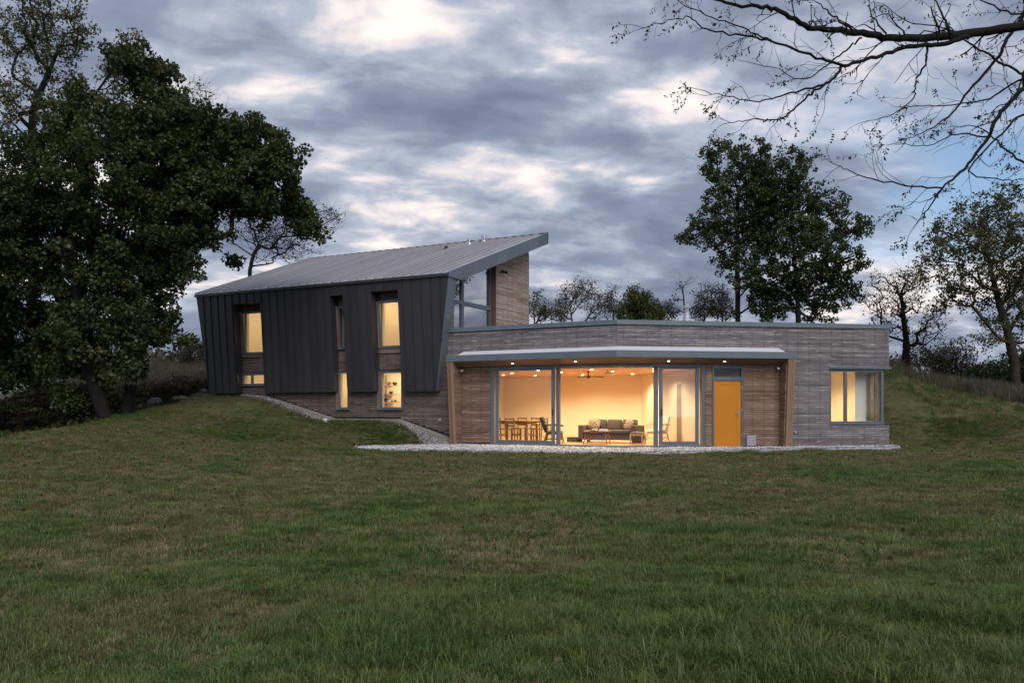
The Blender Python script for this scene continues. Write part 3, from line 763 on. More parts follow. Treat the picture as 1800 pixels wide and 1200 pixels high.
# flat roof
p1 = fL(6.2, -.3, 0); p2 = kp(-.3, 0); p3 = fR(9.5, -.3, 0); p4 = fR(9.5, -BACKR, 0); p5 = fR(1.0, -BACKR - 1.3, 0); p6 = fL(6.2, -7.6, 0)
fr_ = MB(); pl = [p1, p2, p3, p4, p5, p6]
top = [Vector((p.x, p.y, 3.84)) for p in pl]; bot = [Vector((p.x, p.y, 3.6)) for p in pl]
fr_.face(top); fr_.face(bot[::-1])
for i in range(6): k = (i + 1) % 6; fr_.face([bot[i], bot[k], top[k], top[i]])
fr_.build('flat_roof', 'concrete', house)
p = fR(3.6, -3.2, 0)
fl_ = MB().lathe(p.x, p.y, [(.22, 3.83), (.22, 4.02), (.19, 4.04), (.10, 4.62), (.105, 4.66)], 16).build('chimney_flue', 'galvanised', house, smooth=False)
MB().lathe(p.x, p.y, [(.085, 4.64), (.085, 4.78), (.125, 4.80), (.125, 4.87), (.05, 4.93)], 14).build('flue_cap', 'grey_box', fl_)
MB().box(fR, 3.1, 4.3, -3.9, -2.75, 3.83, 4.13, .5).build('roof_curb', 'white_membrane', house)

# ---- canopy
cano = kband('canopy', 'white_membrane', house, .46, .03, 2.985, 2.985, 3.02, 3.16, 5.66, 5.50)
kband('fascia', 'trim_metal', cano, .52, .55, 2.79, 2.79, 3.0, 3.0, 6.06, 5.83)
for f_, t_ in ((fL, 6.06), (fR, 5.83)):
    MB().box(f_, t_ - .03, t_ - .002, .0, .519, 2.79, 2.998, .5).build('fascia_return', 'trim_metal', cano)
nb = 5
for i in range(nb):
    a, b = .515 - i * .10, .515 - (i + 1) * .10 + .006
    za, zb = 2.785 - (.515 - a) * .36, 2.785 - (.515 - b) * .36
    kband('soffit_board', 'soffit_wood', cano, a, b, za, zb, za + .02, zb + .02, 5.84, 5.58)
def fin(fr, t0, t1, zb, nm='fin'):
    fo = None
    n_ = 3
    for i in range(n_):
        a = t0 + (t1 - t0) * i / n_ + .003; b = t0 + (t1 - t0) * (i + 1) / n_ - .003
        m_ = MB(); j = random.uniform(-.004, .004)
        m_.hexa([fr(a, .0, zb), fr(b, .0, zb), fr(b, .33 + j, zb), fr(a, .33 + j, zb), fr(a, .0, 2.79), fr(b, .0, 2.79), fr(b, .535 + j, 2.788), fr(a, .535 + j, 2.788)], random.random(), [(x, z) for z in (0, 2.8) for x in (a, b, b + .3, a + .3)])
        o_ = m_.build('canopy_fin' if fo is None else 'plank', 'fin_wood', house if fo is None else fo)
        fo = fo or o_
    return fo
f1 = fin(fL, 5.83, 6.06, -.12); f2 = fin(fR, 5.58, 5.83, -.2)
for fr, ta, tb, tc_, zb, f_ in ((fL, 5.79, 5.829, 0, -.05, f1), (fR, 5.541, 5.579, 0, -.12, f2)):
    b = MB(); z = zb; 
    while z < 2.55:
        zt = min(z + .063, 2.6); o1 = .33 + (z / 2.79) * .205 - .05 ; o1 = min(o1, .50)
        b.box(fr, ta, tb, .0, min(o1, .52 - max(0, (z - 2.5)) * 2.2), z, zt); z += .072
    b.build('siding', 'siding_brown', f_, kind='stuff')

# ---- big sliding doors
def sash(fr, t0, t1, z0, z1, op, fw=.11, name='sliding_door', gm='glass'):
    b = MB()
    for (a, c, lo, hi) in ((t0, t0 + fw, z0, z1), (t1 - fw, t1, z0, z1), (t0 + fw, t1 - fw, z0, z0 + fw), (t0 + fw, t1 - fw, z1 - .06, z1)): b.box(fr, a, c, op - .06, op, lo, hi, .5)
    d_ = b.build(name, 'frame_metal', house)
    MB().box(fr, t0 + fw, t1 - fw, op - .036, op - .024, z0 + fw, z1 - .06, .5).build('pane', gm, d_)
    return d_
fm = kband('door_frame', 'frame_metal', house, -.2, .01, 2.515, 2.515, HEAD, HEAD, 4.62, 2.95)
kband('threshold', 'frame_metal', fm, -.2, .03, -.06, -.06, .0, .0, 4.62, 2.95)
for fr, a, b in ((fL, 4.50, 4.62), (fR, 2.85, 2.948)): MB().box(fr, a, b, -.2, .008, .0, 2.515, .5).build('jamb', 'frame_metal', fm)
dl = sash(fL, 2.22, 4.44, .005, 2.513, -.03)
dr = sash(fR, 1.42, 2.76, .005, 2.513, -.03, gm='veil_glass')
MB().box(fL, 2.06, 2.19, -.19, -.10, .005, 2.513, .5).build('stile', 'frame_metal', dl)
MB().box(fR, 1.27, 1.40, -.19, -.10, .005, 2.513, .5).build('stile', 'frame_metal', dr)
MB().box(fL, 2.27, 2.30, -.03, .01, .95, 1.15, .5).build('handle', 'black_plastic', dl)
MB().box(fR, 1.46, 1.49, -.03, .01, .95, 1.15, .5).build('handle', 'black_plastic', dr)

MB().box(fR, 3.24, 4.95, -.80, -.74, .0, 2.66, .5).build('transom_darkener', 'dark_wood', house)  # added panel behind the transom, only to make its glass look dark
# ---- orange door with transom light
db = MB()
for (a, c, lo, hi) in ((3.20, 3.265, -.06, 2.56), (4.205, 4.27, -.06, 2.56), (3.265, 4.205, 2.09, 2.21), (3.265, 4.205, 2.49, 2.56)): db.box(fR, a, c, -.12, .012, lo, hi, .5)
dfo = db.build('entrance_frame', 'frame_metal', house)
MB().box(fR, 3.265, 4.205, -.07, -.058, 2.21, 2.49, .5).build('transom_pane', 'glass', dfo)
do = MB().box(fR, 3.27, 4.20, -.09, -.03, -.05, 2.085, .5).build('door', 'orange_paint', house, label='flush orange painted front door')
ob = MB()
for (a, c, lo, hi) in ((3.27, 3.40, -.05, 2.085), (4.07, 4.20, -.05, 2.085), (3.40, 4.07, 1.97, 2.085), (3.40, 4.07, -.05, .06)): ob.box(fR, a, c, -.029, -.022, lo, hi, .5)
ob.build('rail', 'orange_paint', do)
MB().box(fR, 4.115, 4.155, -.021, -.012, .92, 1.12, .5).tube([fR(4.135, -.01, 1.04), fR(4.135, .04, 1.04), fR(4.01, .045, 1.04)], .012, 8).build('handle', 'steel', do)
for z in (.25, 1.05, 1.8): MB().tube([fR(4.215, .02, z), fR(4.215, .02, z + .12)], .014, 8).build('hinge', 'steel', do)
vb = MB().box(fR, 4.36, 4.67, .004, .11, -.03, .30, .5).build('vent_box', 'grey_box', house, bevel=.012)
for z in (.05, .11, .17, .23): MB().box(fR, 4.40, 4.63, .108, .118, z, z + .03, .5).build('louvre', 'grey_box', vb)

# ---- corner window on the right
MB().box(fR, 7.30, 9.60, -.16, .03, 2.50, 2.575, .5).build('window_head', 'frame_metal', house)
window(fR, 7.34, 9.36, .66, 2.498, -.06, 'glass', mull=(7.97,), fw=.09)
MB().box(fR, 9.10, 9.18, -.22, -.152, .66, 2.50, .5).build('window_reveal', 'siding_brown', house)
window(lambda t, o, z: fS(t, o, z), .16, .98, .66, 2.498, -.14, 'glass', fw=.09)

# ---- main room
fl0 = -.0
B0 = fL(8.07, -7.24, 0)
pr0 = fR(3.10, -.285, 0); dirp = Vector((-nR.x, -nR.y))
s_ = ((Vector((B0.x, B0.y)) - Vector((pr0.x, pr0.y))).dot(nL)) / dirp.dot(nL)
pc = Vector((pr0.x, pr0.y)) + dirp * s_
poly = [fL(8.07, -.27, 0), fL(4.62, -.03, 0), kp(-.02, 0), fR(3.05, -.03, 0), Vector((pc.x, pc.y, 0)), B0]
def slab(name, pts, z0, z1, m, parent=house):
    b = MB(); T = [Vector((p.x, p.y, z1)) for p in pts]; Bm = [Vector((p.x, p.y, z0)) for p in pts]; n = len(pts)
    b.face(T, [tL(p) for p in pts]); b.face(Bm[::-1], [tL(p) for p in pts][::-1])
    for i in range(n): k = (i + 1) % n; b.face([Bm[i], Bm[k], T[k], T[i]])
    return b.build(name, m, parent)
def tL(p): return (tL_of(p), oL_of(p))
slab('floor', poly, -.14, fl0 - .001, 'floor_wood')
ceil = slab('ceiling', poly, 2.62, 2.66, 'ceiling_wood')
# ceiling boards
cbm = MB(); o_ = -.32
while o_ > -7.2:
    a = fL(8.0, o_, 0); 
    t1 = -1.5
    # right end where the board meets the partition / front
    for k in range(200):
        P_ = fL(t1, o_ - .07, 0); rel = Vector((P_.x, P_.y)) - Vector((pr0.x, pr0.y))
        if rel.dot(uR) < -.02 and (Vector((P_.x, P_.y)) - K).dot(nR) < -.24: break
        t1 += .04
    x = 8.0
    while x > t1 + .05:
        e_ = max(t1, x - random.uniform(2, 4.5)); cbm.box(fL, e_ + .002, x - .002, o_ - .136, o_, 2.50, 2.52); x = e_
    o_ -= .14
cbm.build('ceiling_board', 'ceiling_wood', ceil, kind='stuff')
MB().box(fL, 1.0 - 3.2, 8.12, -7.36, -7.24, -.05, 2.62, .5).build('interior_wall', 'plaster', house)
def fP(d, s, z): p = Vector((pr0.x, pr0.y)) + dirp * d + uR * s; return Vector((p.x, p.y, z))
pw = MB()
for a, b, lo, hi in rects(.0, s_ + .1, -.05, 2.62, [(2.10, 2.62, -.05, 2.04)]): pw.box(fP, a, b, .0, .12, lo, hi, .5)
pwo = pw.build('interior_wall', 'plaster', house)
MB().box(fP, 2.10, 2.62, .02, .06, .0, 2.04, .5).build('interior_door', 'door_grey', pwo)
MB().box(fP, 2.03, 2.10, -.015, .0, .0, 2.10, .5).build('architrave', 'plaster', pwo)
# room behind the corner window
MB().box(fR, 5.0, 9.25, -3.6, -3.5, -.05, 2.7, .5).build('interior_wall', 'plaster', house)
MB().box(fR, 5.0, 5.1, -3.5, -.285, -.05, 2.7, .5).build('interior_wall', 'plaster', house)
MB().box(fR, 5.0, 9.24, -3.5, -.285, 2.62, 2.7, .5).build('ceiling', 'plaster', house)
MB().box(fR, 5.0, 9.24, -3.5, -.285, -.12, -.0, .5).build('floor', 'floor_wood', house)
MB().box(fR, 8.62, 9.02, -.62, -.56, .05, 2.6, .5).build('blind', 'white_plaster', house)

# ---- lamps that are lit in the photograph
def lamp(loc, power, parent, spot=True, ang=150, r=.045):
    l = bpy.data.lights.new('downlight_bulb', 'SPOT' if spot else 'POINT'); l.energy = power; l.color = WARM; l.shadow_soft_size = r
    if spot: l.spot_size = R_(ang); l.spot_blend = .7
    o_ = bpy.data.objects.new('downlight_bulb', l); COL.objects.link(o_); o_.parent = parent; o_.location = Vector(loc) - Vector(HO); return o_
def downlight(p, power, parent, ang=150, r=.05):
    d_ = MB().lathe(p.x, p.y, [(r + .03, p.z + .012), (r + .03, p.z - .006), (r, p.z - .008), (r, p.z - .002)], 14).build('downlight', 'white_plastic', parent)
    MB().lathe(p.x, p.y, [(r * .96, p.z - .009), (r * .9, p.z - .016)], 14).build('bulb', 'lamp_glow', d_)
    lamp((p.x, p.y, p.z - .05), power, d_, True, ang)
for (x, y, Y) in ((900, 656, 31.8), (946, 649, 29.6), (941, 660, 34.2), (987, 655, 31.0), (1040, 647, 29.0), (1077, 652, 30.2), (1024, 659, 33.6), (1112, 658, 32.6), (1149, 652, 30.2), (1150, 646, 28.5), (885, 659, 33.6)):
    p = at(x, y, Y); p.z = 2.5; downlight(p, 155, ceil)
CZ = lambda o: 2.785 - (.515 - o) * .36
for fr, t_ in ((fL, 3.62), (fL, 1.33), (fR, 1.62), (fR, 3.50)):
    p = fr(t_, .27, CZ(.27)); downlight(p, 4.5, cano, 120, .035)
def pendant(p, power): 
    s = MB().tube([p + Vector((0, 0, .3)), p], .008, 6).lathe(p.x, p.y, [(.03, p.z + .02), (.13, p.z - .10), (.12, p.z - .10)], 14).build('pendant_lamp', 'white_plastic', house)
    MB().lathe(p.x, p.y, [(.02, p.z - .03), (.045, p.z - .07), (.02, p.z - .11)], 12).build('bulb', 'lamp_glow', s)
    lamp((p.x, p.y, p.z - .16), power, s, False).data.color = (1, .66, .34)
pendant(fL(15.6, -1.9, 5.2), 58); pendant(fL(8.8, -1.6, 5.2), 40)
pendant(fL(15.6, -1.9, 2.3), 42); pendant(fL(9.0, -2.2, 2.3), 34); pendant(fL(11.0, -1.5, 2.3), 30)
for t_, o_ in ((7.6, -1.6), (7.2, -3.0)): downlight(fR(t_, o_, 2.615), 160, house)

# ---- small things fixed to the house
def floodlight(fr, t, o, z, s):
    b = MB().box(fr, t - .04, t + .04, o - .05, o, z - .03, z + .03, .5).tube([fr(t, o, z), fr(t + .06 * s, o + .10, z - .03)], .03, 8).build('floodlight', 'white_plastic', house)
floodlight(fL, 5.70, .14, 2.50, -1); floodlight(fR, 5.45, .14, 2.50, -1)
MB().box(fL, 6.62, 6.72, .0, .06, .72, .82, .5).build('outlet_box', 'grey_box', house, bevel=.008)
MB().box(fR, 6.05, 6.13, .0, .05, .36, .44, .5).build('outlet_box', 'grey_box', house, bevel=.008)
# pantry shelves behind the lower window
shelf = thing('wall_shelf', fL(9.8, -1.1, 0), 'pale open shelves with crockery behind the low window nearest the canopy', 'shelves')
for z in (1.40, 1.70, 2.03): MB().box(fL, 9.70, 9.945, -1.75, -.75, z, z + .03, .5).build('shelf', 'light_wood', shelf)
for o_ in (-1.20,): MB().box(fL, 9.90, 9.945, o_, o_ + .025, .0, 2.45, .5).build('upright', 'light_wood', shelf)
for o_, z, r_, m_, lb in ((-1.60, 2.06, .10, 'pottery', 'brown bowl on the top pantry shelf'), (-1.35, 1.73, .08, 'green_pottery', 'small green bowl on the middle pantry shelf'), (-1.62, 1.43, .055, 'green_pottery', 'green cup at the left of the lowest pantry shelf'), (-1.40, 1.43, .05, 'pottery', 'brown cup beside the green cup on the lowest pantry shelf'), (-1.0, 1.43, .10, 'black_plastic', 'dark wide bowl at the right of the lowest pantry shelf')):
    p = fL(9.80, o_, z)
    tag(MB().lathe(p.x, p.y, [(r_ * .5, z + .001), (r_ * .95, z + r_ * .6), (r_, z + r_ * 1.3), (r_ * .9, z + r_ * 1.3), (r_ * .8, z + r_ * .7)], 12).build('bowl' if r_ > .06 else 'cup', m_, org=p), lb, 'bowl' if r_ > .06 else 'cup')

# ================================================================== furniture in the main room
def place(fr, t, o, rz=0, uax=None):
    # local frame: x along -uL (to the right), y towards the back
    c = fr(t, o, 0); X = Vector((-uL.x, -uL.y)); Yv = Vector((-nL.x, -nL.y)); ca, sa = math.cos(rz), math.sin(rz)
    X2 = X * ca + Yv * sa; Y2 = Yv * ca - X * sa
    return lambda x, y, z: Vector((c.x + X2.x * x + Y2.x * y, c.y + X2.y * x + Y2.y * y, z))
# sofa
f = place(fL, 1.12, -2.33)
sofa = thing('sofa', f(0, 0, 0), 'grey brown three seat sofa facing the open sliding door', 'sofa')
MB().box(f, -.86, .86, -.44, .44, .10, .30, .5).build('base', 'sofa_fabric', sofa, bevel=.02)
for s in (-1, 1): MB().box(f, s * 1.06 if s < 0 else .865, -.865 if s < 0 else 1.06, -.47, .46, .10, .60, .5).build('arm', 'sofa_fabric', sofa, bevel=.03)
for a, b in ((-.855, -.005), (.005, .855)): MB().box(f, a, b, -.47, .22, .305, .44, .5).build('seat_cushion', 'sofa_fabric', sofa, bevel=.04, smooth=True)
for i in range(3):
    a = -.85 + i * .57; bk = MB()
    bk.hexa([f(a, .18, .43), f(a + .56, .18, .43), f(a + .56, .42, .43), f(a, .42, .43), f(a + .02, .28, .80), f(a + .54, .28, .80), f(a + .54, .44, .79), f(a + .02, .44, .79)]).build('back_cushion', 'sofa_fabric', sofa, bevel=.05, smooth=True)
for x in (-1.0, 1.0):
    for y in (-.4, .4): MB().box(f, x - .03, x + .03, y - .03, y + .03, .0, .10, .5).build('foot', 'black_plastic', sofa)
def pillow(fr, x, y, z, rz, m, lb):
    b = bmesh.new(); bmesh.ops.create_uvsphere(b, u_segments=14, v_segments=10, radius=1)
    for v in b.verts:
        px, py, pz = v.co; sgn = lambda a: math.copysign(abs(a) ** .55, a)
        v.co = (sgn(px) * .21, py * .075 * (1 - .4 * max(abs(px), abs(pz)) ** 4), sgn(pz) * .20)
    me = bpy.data.meshes.new('pillow'); b.to_mesh(me); b.free(); me.materials.append(MT[m])
    for q_ in me.polygons: q_.use_smooth = True
    o = bpy.data.objects.new('pillow', me); COL.objects.link(o); o.location = fr(x, y, z); o.rotation_euler = (R_(-20), R_(14), math.atan2(-uL.y, -uL.x) + rz); o['_o'] = tuple(o.location)
    return tag(o, lb, 'pillow')
pillow(f, -.64, .0, .63, .5, 'pattern_fabric', 'patterned pillow at the left end of the sofa')
pillow(f, .64, .02, .62, -.6, 'pattern_fabric', 'patterned pillow leaning on the right arm of the sofa')
# coffee table
f = place(fL, 1.10, -.98, .12)
ct = thing('coffee_table', f(0, 0, 0), 'slim wooden coffee table with lower shelf before the sofa', 'table')
MB().box(f, -.42, .42, -.24, .24, .40, .43, .5).build('table_top', 'furniture_wood', ct)
MB().box(f, -.34, .34, -.19, .19, .13, .15, .5).build('shelf', 'furniture_wood', ct)
for x in (-1, 1):
    for y in (-1, 1): MB().tube([f(x * .33, y * .18, .40), f(x * .40, y * .22, .0)], [.022, .016], 8).build('leg', 'furniture_wood', ct)
tag(MB().box(f, -.02, .20, -.10, .10, .152, .22, .5).build('book_stack', 'blue_paper', org=f(.1, 0, .152)), 'blue stack of magazines on the lower shelf of the coffee table', 'magazines')
tag(MB().box(f, .10, .34, -.12, .10, .431, .49, .5).build('paper_box', 'white_plastic', org=f(.2, 0, .43)), 'white box on the right half of the coffee table', 'box')
p = f(-.08, .0, .43); tag(MB().lathe(p.x, p.y, [(.13, .431), (.15, .46), (.08, .50), (.03, .55), (.01, .55)], 12).build('dark_bowl', 'black_plastic', org=p), 'low black bowl in the middle of the coffee table', 'bowl')
p = f(-.2, .05, .152); tag(MB().lathe(p.x, p.y, [(.04, .152), (.07, .19), (.05, .24), (.03, .26)], 12).build('small_pot', 'pink_fabric', org=p), 'small pinkish pot on the lower shelf of the coffee table', 'pot')
# low chest at the left of the sofa
f = place(fL, 2.42, -2.15)
ch = thing('low_chest', f(0, 0, 0), 'low dark chest against the left end of the sofa', 'chest')
MB().box(f, -.22, .20, -.2, .2, .0, .15, .5).build('body', 'sofa_fabric', ch, bevel=.008); MB().box(f, -.23, .21, -.21, .21, .152, .17, .5).build('lid', 'dark_wood', ch)
# stool
f = place(fL, -.22, -1.30)
st = thing('side_stool', f(0, 0, 0), 'pale wooden stool with cushion at the right end of the sofa', 'stool')
MB().box(f, -.22, .22, -.17, .17, .30, .34, .5).build('seat', 'light_wood', st); MB().box(f, -.20, .20, -.16, .16, .342, .41, .5).build('cushion', 'pattern_fabric', st, bevel=.025)
for x in (-1, 1):
    for y in (-1, 1): MB().box(f, x * .20 - .02, x * .20 + .02, y * .15 - .02, y * .15 + .02, .0, .30, .5).build('leg', 'light_wood', st)
MB().box(f, -.16, .16, -.13, .13, .04, .24, .5).build('drawer', 'dark_wood', st)
# spindle armchairs
def armchair(f, lb, wood, cush, wing=True):
    a = thing('armchair', f(0, 0, 0), lb, 'armchair', 'spindle armchairs in the main room')
    MB().box(f, -.26, .28, -.27, .27, .30, .34, .5).build('seat_frame', wood, a)
    MB().box(f, -.24, .30, -.25, .25, .342, .44, .5).build('seat_cushion', cush, a, bevel=.035, smooth=True)
    MB().hexa([f(-.30, -.24, .36), f(-.16, -.24, .36), f(-.16, .24, .36), f(-.30, .24, .36), f(-.50, -.26, .86), f(-.38, -.26, .90), f(-.38, .26, .90), f(-.50, .26, .86)]).build('backrest', 'sofa_fabric' if wing else cush, a, bevel=.03)
    for y in (-.29, .29):
        arm = MB().tube([f(-.36, y, .60), f(-.05, y, .63), f(.26, y, .60), f(.30, y, .57)], [.022, .025, .025, .015], 8).build('armrest', wood, a)
        for x in (-.22, -.08, .06, .20): MB().tube([f(x, y * .93, .33), f(x - .02, y, .62)], .010, 6).build('spindle', wood, arm)
        MB().tube([f(.24, y * .85, .31), f(.32, y, .0)], [.022, .015], 8).build('leg', wood, a)
        MB().tube([f(-.22, y * .85, .31), f(-.36, y, .0)], [.022, .015], 8).build('leg', wood, a)
        MB().tube([f(-.30, y * .92, .14), f(.28, y * .92, .14)], .010, 6).build('stretcher', wood, a)
    return a
armchair(place(fL, 2.62, -.86, .35), 'dark wooden spindle armchair beside the open sliding door', 'dark_wood', 'pink_fabric')
ac = armchair(place(fL, -.22, -3.3, -1.75), 'wooden armchair with white throw right of the sofa, half behind the door frame', 'light_wood', 'white_fabric', False)
# dining set
f = place(fL, 4.75, -2.15, -.1)
dt = thing('dining_table', f(0, 0, 0), 'brown wooden dining table behind the left glass door', 'table')
MB().box(f, -.75, .75, -.42, .42, .70, .735, .5).build('table_top', 'furniture_wood', dt)
MB().box(f, -.66, .66, -.34, .34, .61, .698, .5).build('apron', 'furniture_wood', dt)
for x in (-1, 1):
    for y in (-1, 1): MB().box(f, x * .66 - .035, x * .66 + .035, y * .34 - .035, y * .34 + .035, .0, .61, .5).build('leg', 'furniture_wood', dt)
def dchair(c, rz, lb):
    ca, sa = math.cos(rz), math.sin(rz)
    g_ = lambda x, y, z: f(c[0] + x * ca - y * sa, c[1] + x * sa + y * ca, z)
    a = thing('dining_chair', g_(0, 0, 0), lb, 'chair', 'dining chairs around the wooden table')
    MB().box(g_, -.21, .21, -.21, .21, .42, .455, .5).build('seat', 'furniture_wood', a)
    for x in (-1, 1):
        MB().box(g_, x * .19 - .018, x * .19 + .018, -.19 - .018, -.19 + .018, .0, .42, .5).build('leg', 'furniture_wood', a)
        MB().hexa([g_(x * .19 - .018, .18, .0), g_(x * .19 + .018, .18, .0), g_(x * .19 + .018, .215, .0), g_(x * .19 - .018, .215, .0), g_(x * .19 - .018, .24, .84), g_(x * .19 + .018, .24, .84), g_(x * .19 + .018, .27, .84), g_(x * .19 - .018, .27, .84)]).build('leg', 'furniture_wood', a)
    for z in (.56, .68, .80): MB().box(g_, -.172, .172, .20 + z * .05, .222 + z * .05, z - .03, z + .03, .5).build('back_slat', 'furniture_wood', a)
    MB().box(g_, -.172, .172, -.20, -.18, .20, .23, .5).build('stretcher', 'furniture_wood', a)
dchair((1.0, -.05), -math.pi / 2, 'wooden dining chair at the right end of the dining table')
dchair((-.32, -.62), math.pi, 'wooden dining chair at the near side of the table, left one'); dchair((.28, -.62), math.pi, 'wooden dining chair at the near side of the table, right one')
dchair((-.32, .62), 0, 'wooden dining chair at the far side of the table, left one'); dchair((.28, .62), 0, 'wooden dining chair at the far side of the table, right one')
# ceiling fan and projector
p = at(1034, 655, 30.6); p.z = 2.5
fan = thing('ceiling_fan', p, 'dark three blade ceiling fan above the sofa', 'fan')
MB().tube([p, p - Vector((0, 0, .16))], .016, 8).lathe(p.x, p.y, [(.05, p.z - .001), (.03, p.z - .05)], 12).build('rod', 'black_plastic', fan)
MB().lathe(p.x, p.y, [(.03, p.z - .15), (.075, p.z - .17), (.08, p.z - .22), (.03, p.z - .25)], 16).build('motor', 'black_plastic', fan)
for k in range(3):
    a = R_(8 + 120 * k); d = Vector((math.cos(a), math.sin(a), 0)); n_ = Vector((-d.y, d.x, 0)); b = MB(); c0 = p - Vector((0, 0, .20))
    A = [c0 + d * .07 - n_ * .03, c0 + d * .07 + n_ * .03, c0 + d * .56 + n_ * .06 + Vector((0, 0, .015)), c0 + d * .56 - n_ * .06 - Vector((0, 0, .015))]
    b.hexa(A + [q_ + Vector((0, 0, .012)) for q_ in A]); b.build('blade', 'dark_wood', fan)
p = at(1068, 653, 29.6); p.z = 2.5
pj = thing('ceiling_projector', p, 'small white projector on a ceiling bracket above the coffee table', 'projector')
MB().tube([p, p - Vector((0, 0, .07))], .012, 8).build('bracket', 'black_plastic', pj)
MB().box(lambda x, y, z: p + Vector((x, y, z)), -.12, .12, -.10, .10, -.14, -.07, .5).build('body', 'white_plastic', pj, bevel=.01)

# ================================================================== gravel beds
def gravel_bed(name, poly, zoff, lb, n, zfn=None, seed=1, gm='gravel', bm_='gravel_bed'):
    r = np.random.default_rng(seed)
    P = np.array([(p[0], p[1]) for p in poly]); lo, hi = P.min(0), P.max(0)
    st = .10; xs = np.arange(lo[0], hi[0] + st, st); ys = np.arange(lo[1], hi[1] + st, st)
    X, Y_ = np.meshgrid(xs, ys); I = inpoly(X, Y_, poly)
    hgt = zfn if zfn else (lambda x, y: height(x, y) + zoff)
    Z = hgt(X, Y_); id_ = np.arange(X.size).reshape(X.shape)
    qd = np.stack([id_[:-1, :-1], id_[:-1, 1:], id_[1:, 1:], id_[1:, :-1]], -1).reshape(-1, 4)
    ok = (I[:-1, :-1] | I[:-1, 1:] | I[1:, 1:] | I[1:, :-1]).ravel()
    pts = np.stack([X.ravel(), Y_.ravel(), Z.ravel()], 1)
    out = ~I.ravel(); pts[out, 2] -= .10
    bed = np_mesh(name, pts, qd[ok], bm_, kind='stuff', smooth=True); bed['label'] = lb; bed['category'] = 'gravel'
    # pebbles
    xy_ = r.uniform(lo, hi, (n * 3, 2)); xy_ = xy_[inpoly(xy_[:, 0], xy_[:, 1], poly)][:n]
    xy_ = xy_ + r.normal(size=xy_.shape) * np.where(r.random(len(xy_)) < .12, .22, .06)[:, None]; m = len(xy_); z = np.maximum(hgt(xy_[:, 0], xy_[:, 1]), height(xy_[:, 0], xy_[:, 1]))
    base = np.array([(1, 0, 0), (0, 1, 0), (-1, 0, 0), (0, -1, 0), (0, 0, .8), (0, 0, -.6)], float)
    sz = r.uniform(.016, .042, m); ang = r.uniform(0, 6.28, m)
    V = base[None] * sz[:, None, None] * r.uniform(.7, 1.3, (m, 6, 1))
    ca, sa = np.cos(ang)[:, None], np.sin(ang)[:, None]
    Vx = V[..., 0] * ca - V[..., 1] * sa; Vy = V[..., 0] * sa + V[..., 1] * ca
    V = np.stack([Vx + xy_[:, :1], Vy + xy_[:, 1:], V[..., 2] + z[:, None] + sz[:, None] * .4], -1)
    tri = np.array([(0, 1, 4), (1, 2, 4), (2, 3, 4), (3, 0, 4), (1, 0, 5), (2, 1, 5), (3, 2, 5), (0, 3, 5)])
    F = (tri[None] + (np.arange(m) * 6)[:, None, None]).reshape(-1, 3)
    np_mesh('pebbles', V.reshape(-1, 3), F, gm, rnd=np.repeat(r.random(m), 8), parent=bed, kind='stuff')
    return bed
bed_poly = [(-5.05, 28.35), (-4.95, 27.3), (-4.3, 26.75), (-1, 26.35), (1.4, 25.75), (3.4, 25.7), (6, 26.25), (9, 27.2), (12, 28.2), (12.95, 28.5), (12.8, 28.85), xy(fR(9.5, .0, 0)), xy(fR(2, -.05, 0)), xy(kp(-.05, 0)), xy(fL(6.0, -.05, 0)), xy(fL(6.3, .15, 0)), xy(fL(6.8, 1.1, 0))]
gravel_bed('gravel', bed_poly, 0, 'white gravel bed along the sliding doors and the front door', 14000, zfn=lambda x, y: np.full(np.shape(x), -.085) + .012 * np.sin(np.asarray(x) * 5) * np.sin(np.asarray(y) * 4.2) - .045 * np.clip((27.0 - np.asarray(y)), 0, 2), seed=3)
sl = lambda t, o: xy(fL(t, o, 0))
gravel_bed('gravel', [sl(15.4, .62), sl(14.2, .66), sl(12.6, .60), sl(11.4, .50), sl(11.3, .28), sl(14.9, .28), sl(15.8, .45)], .05, 'grey gravel strip running down the slope below the dark metal wing', 2600, seed=4, gm='gravel_dirty', bm_='gravel_soil')
gravel_bed('gravel', [sl(8.0, .40), sl(7.3, .62), sl(6.4, .95), sl(6.14, .25), sl(8.0, .22)], .05, 'grey gravel wedge in the corner beside the left canopy post', 1800, seed=5, gm='gravel_dirty', bm_='gravel_soil')
p = fL(11.1, .95, 0); z = hz(p.x, p.y)
tag(MB().lathe(p.x, p.y, [(.07, z - .1), (.07, z + .10), (.085, z + .10), (.085, z + .15), (.04, z + .165)], 14).build('pipe_cap', 'white_plastic', org=(p.x, p.y, z)), 'white round pipe cap at the foot of the sloping gravel strip', 'pipe cap')

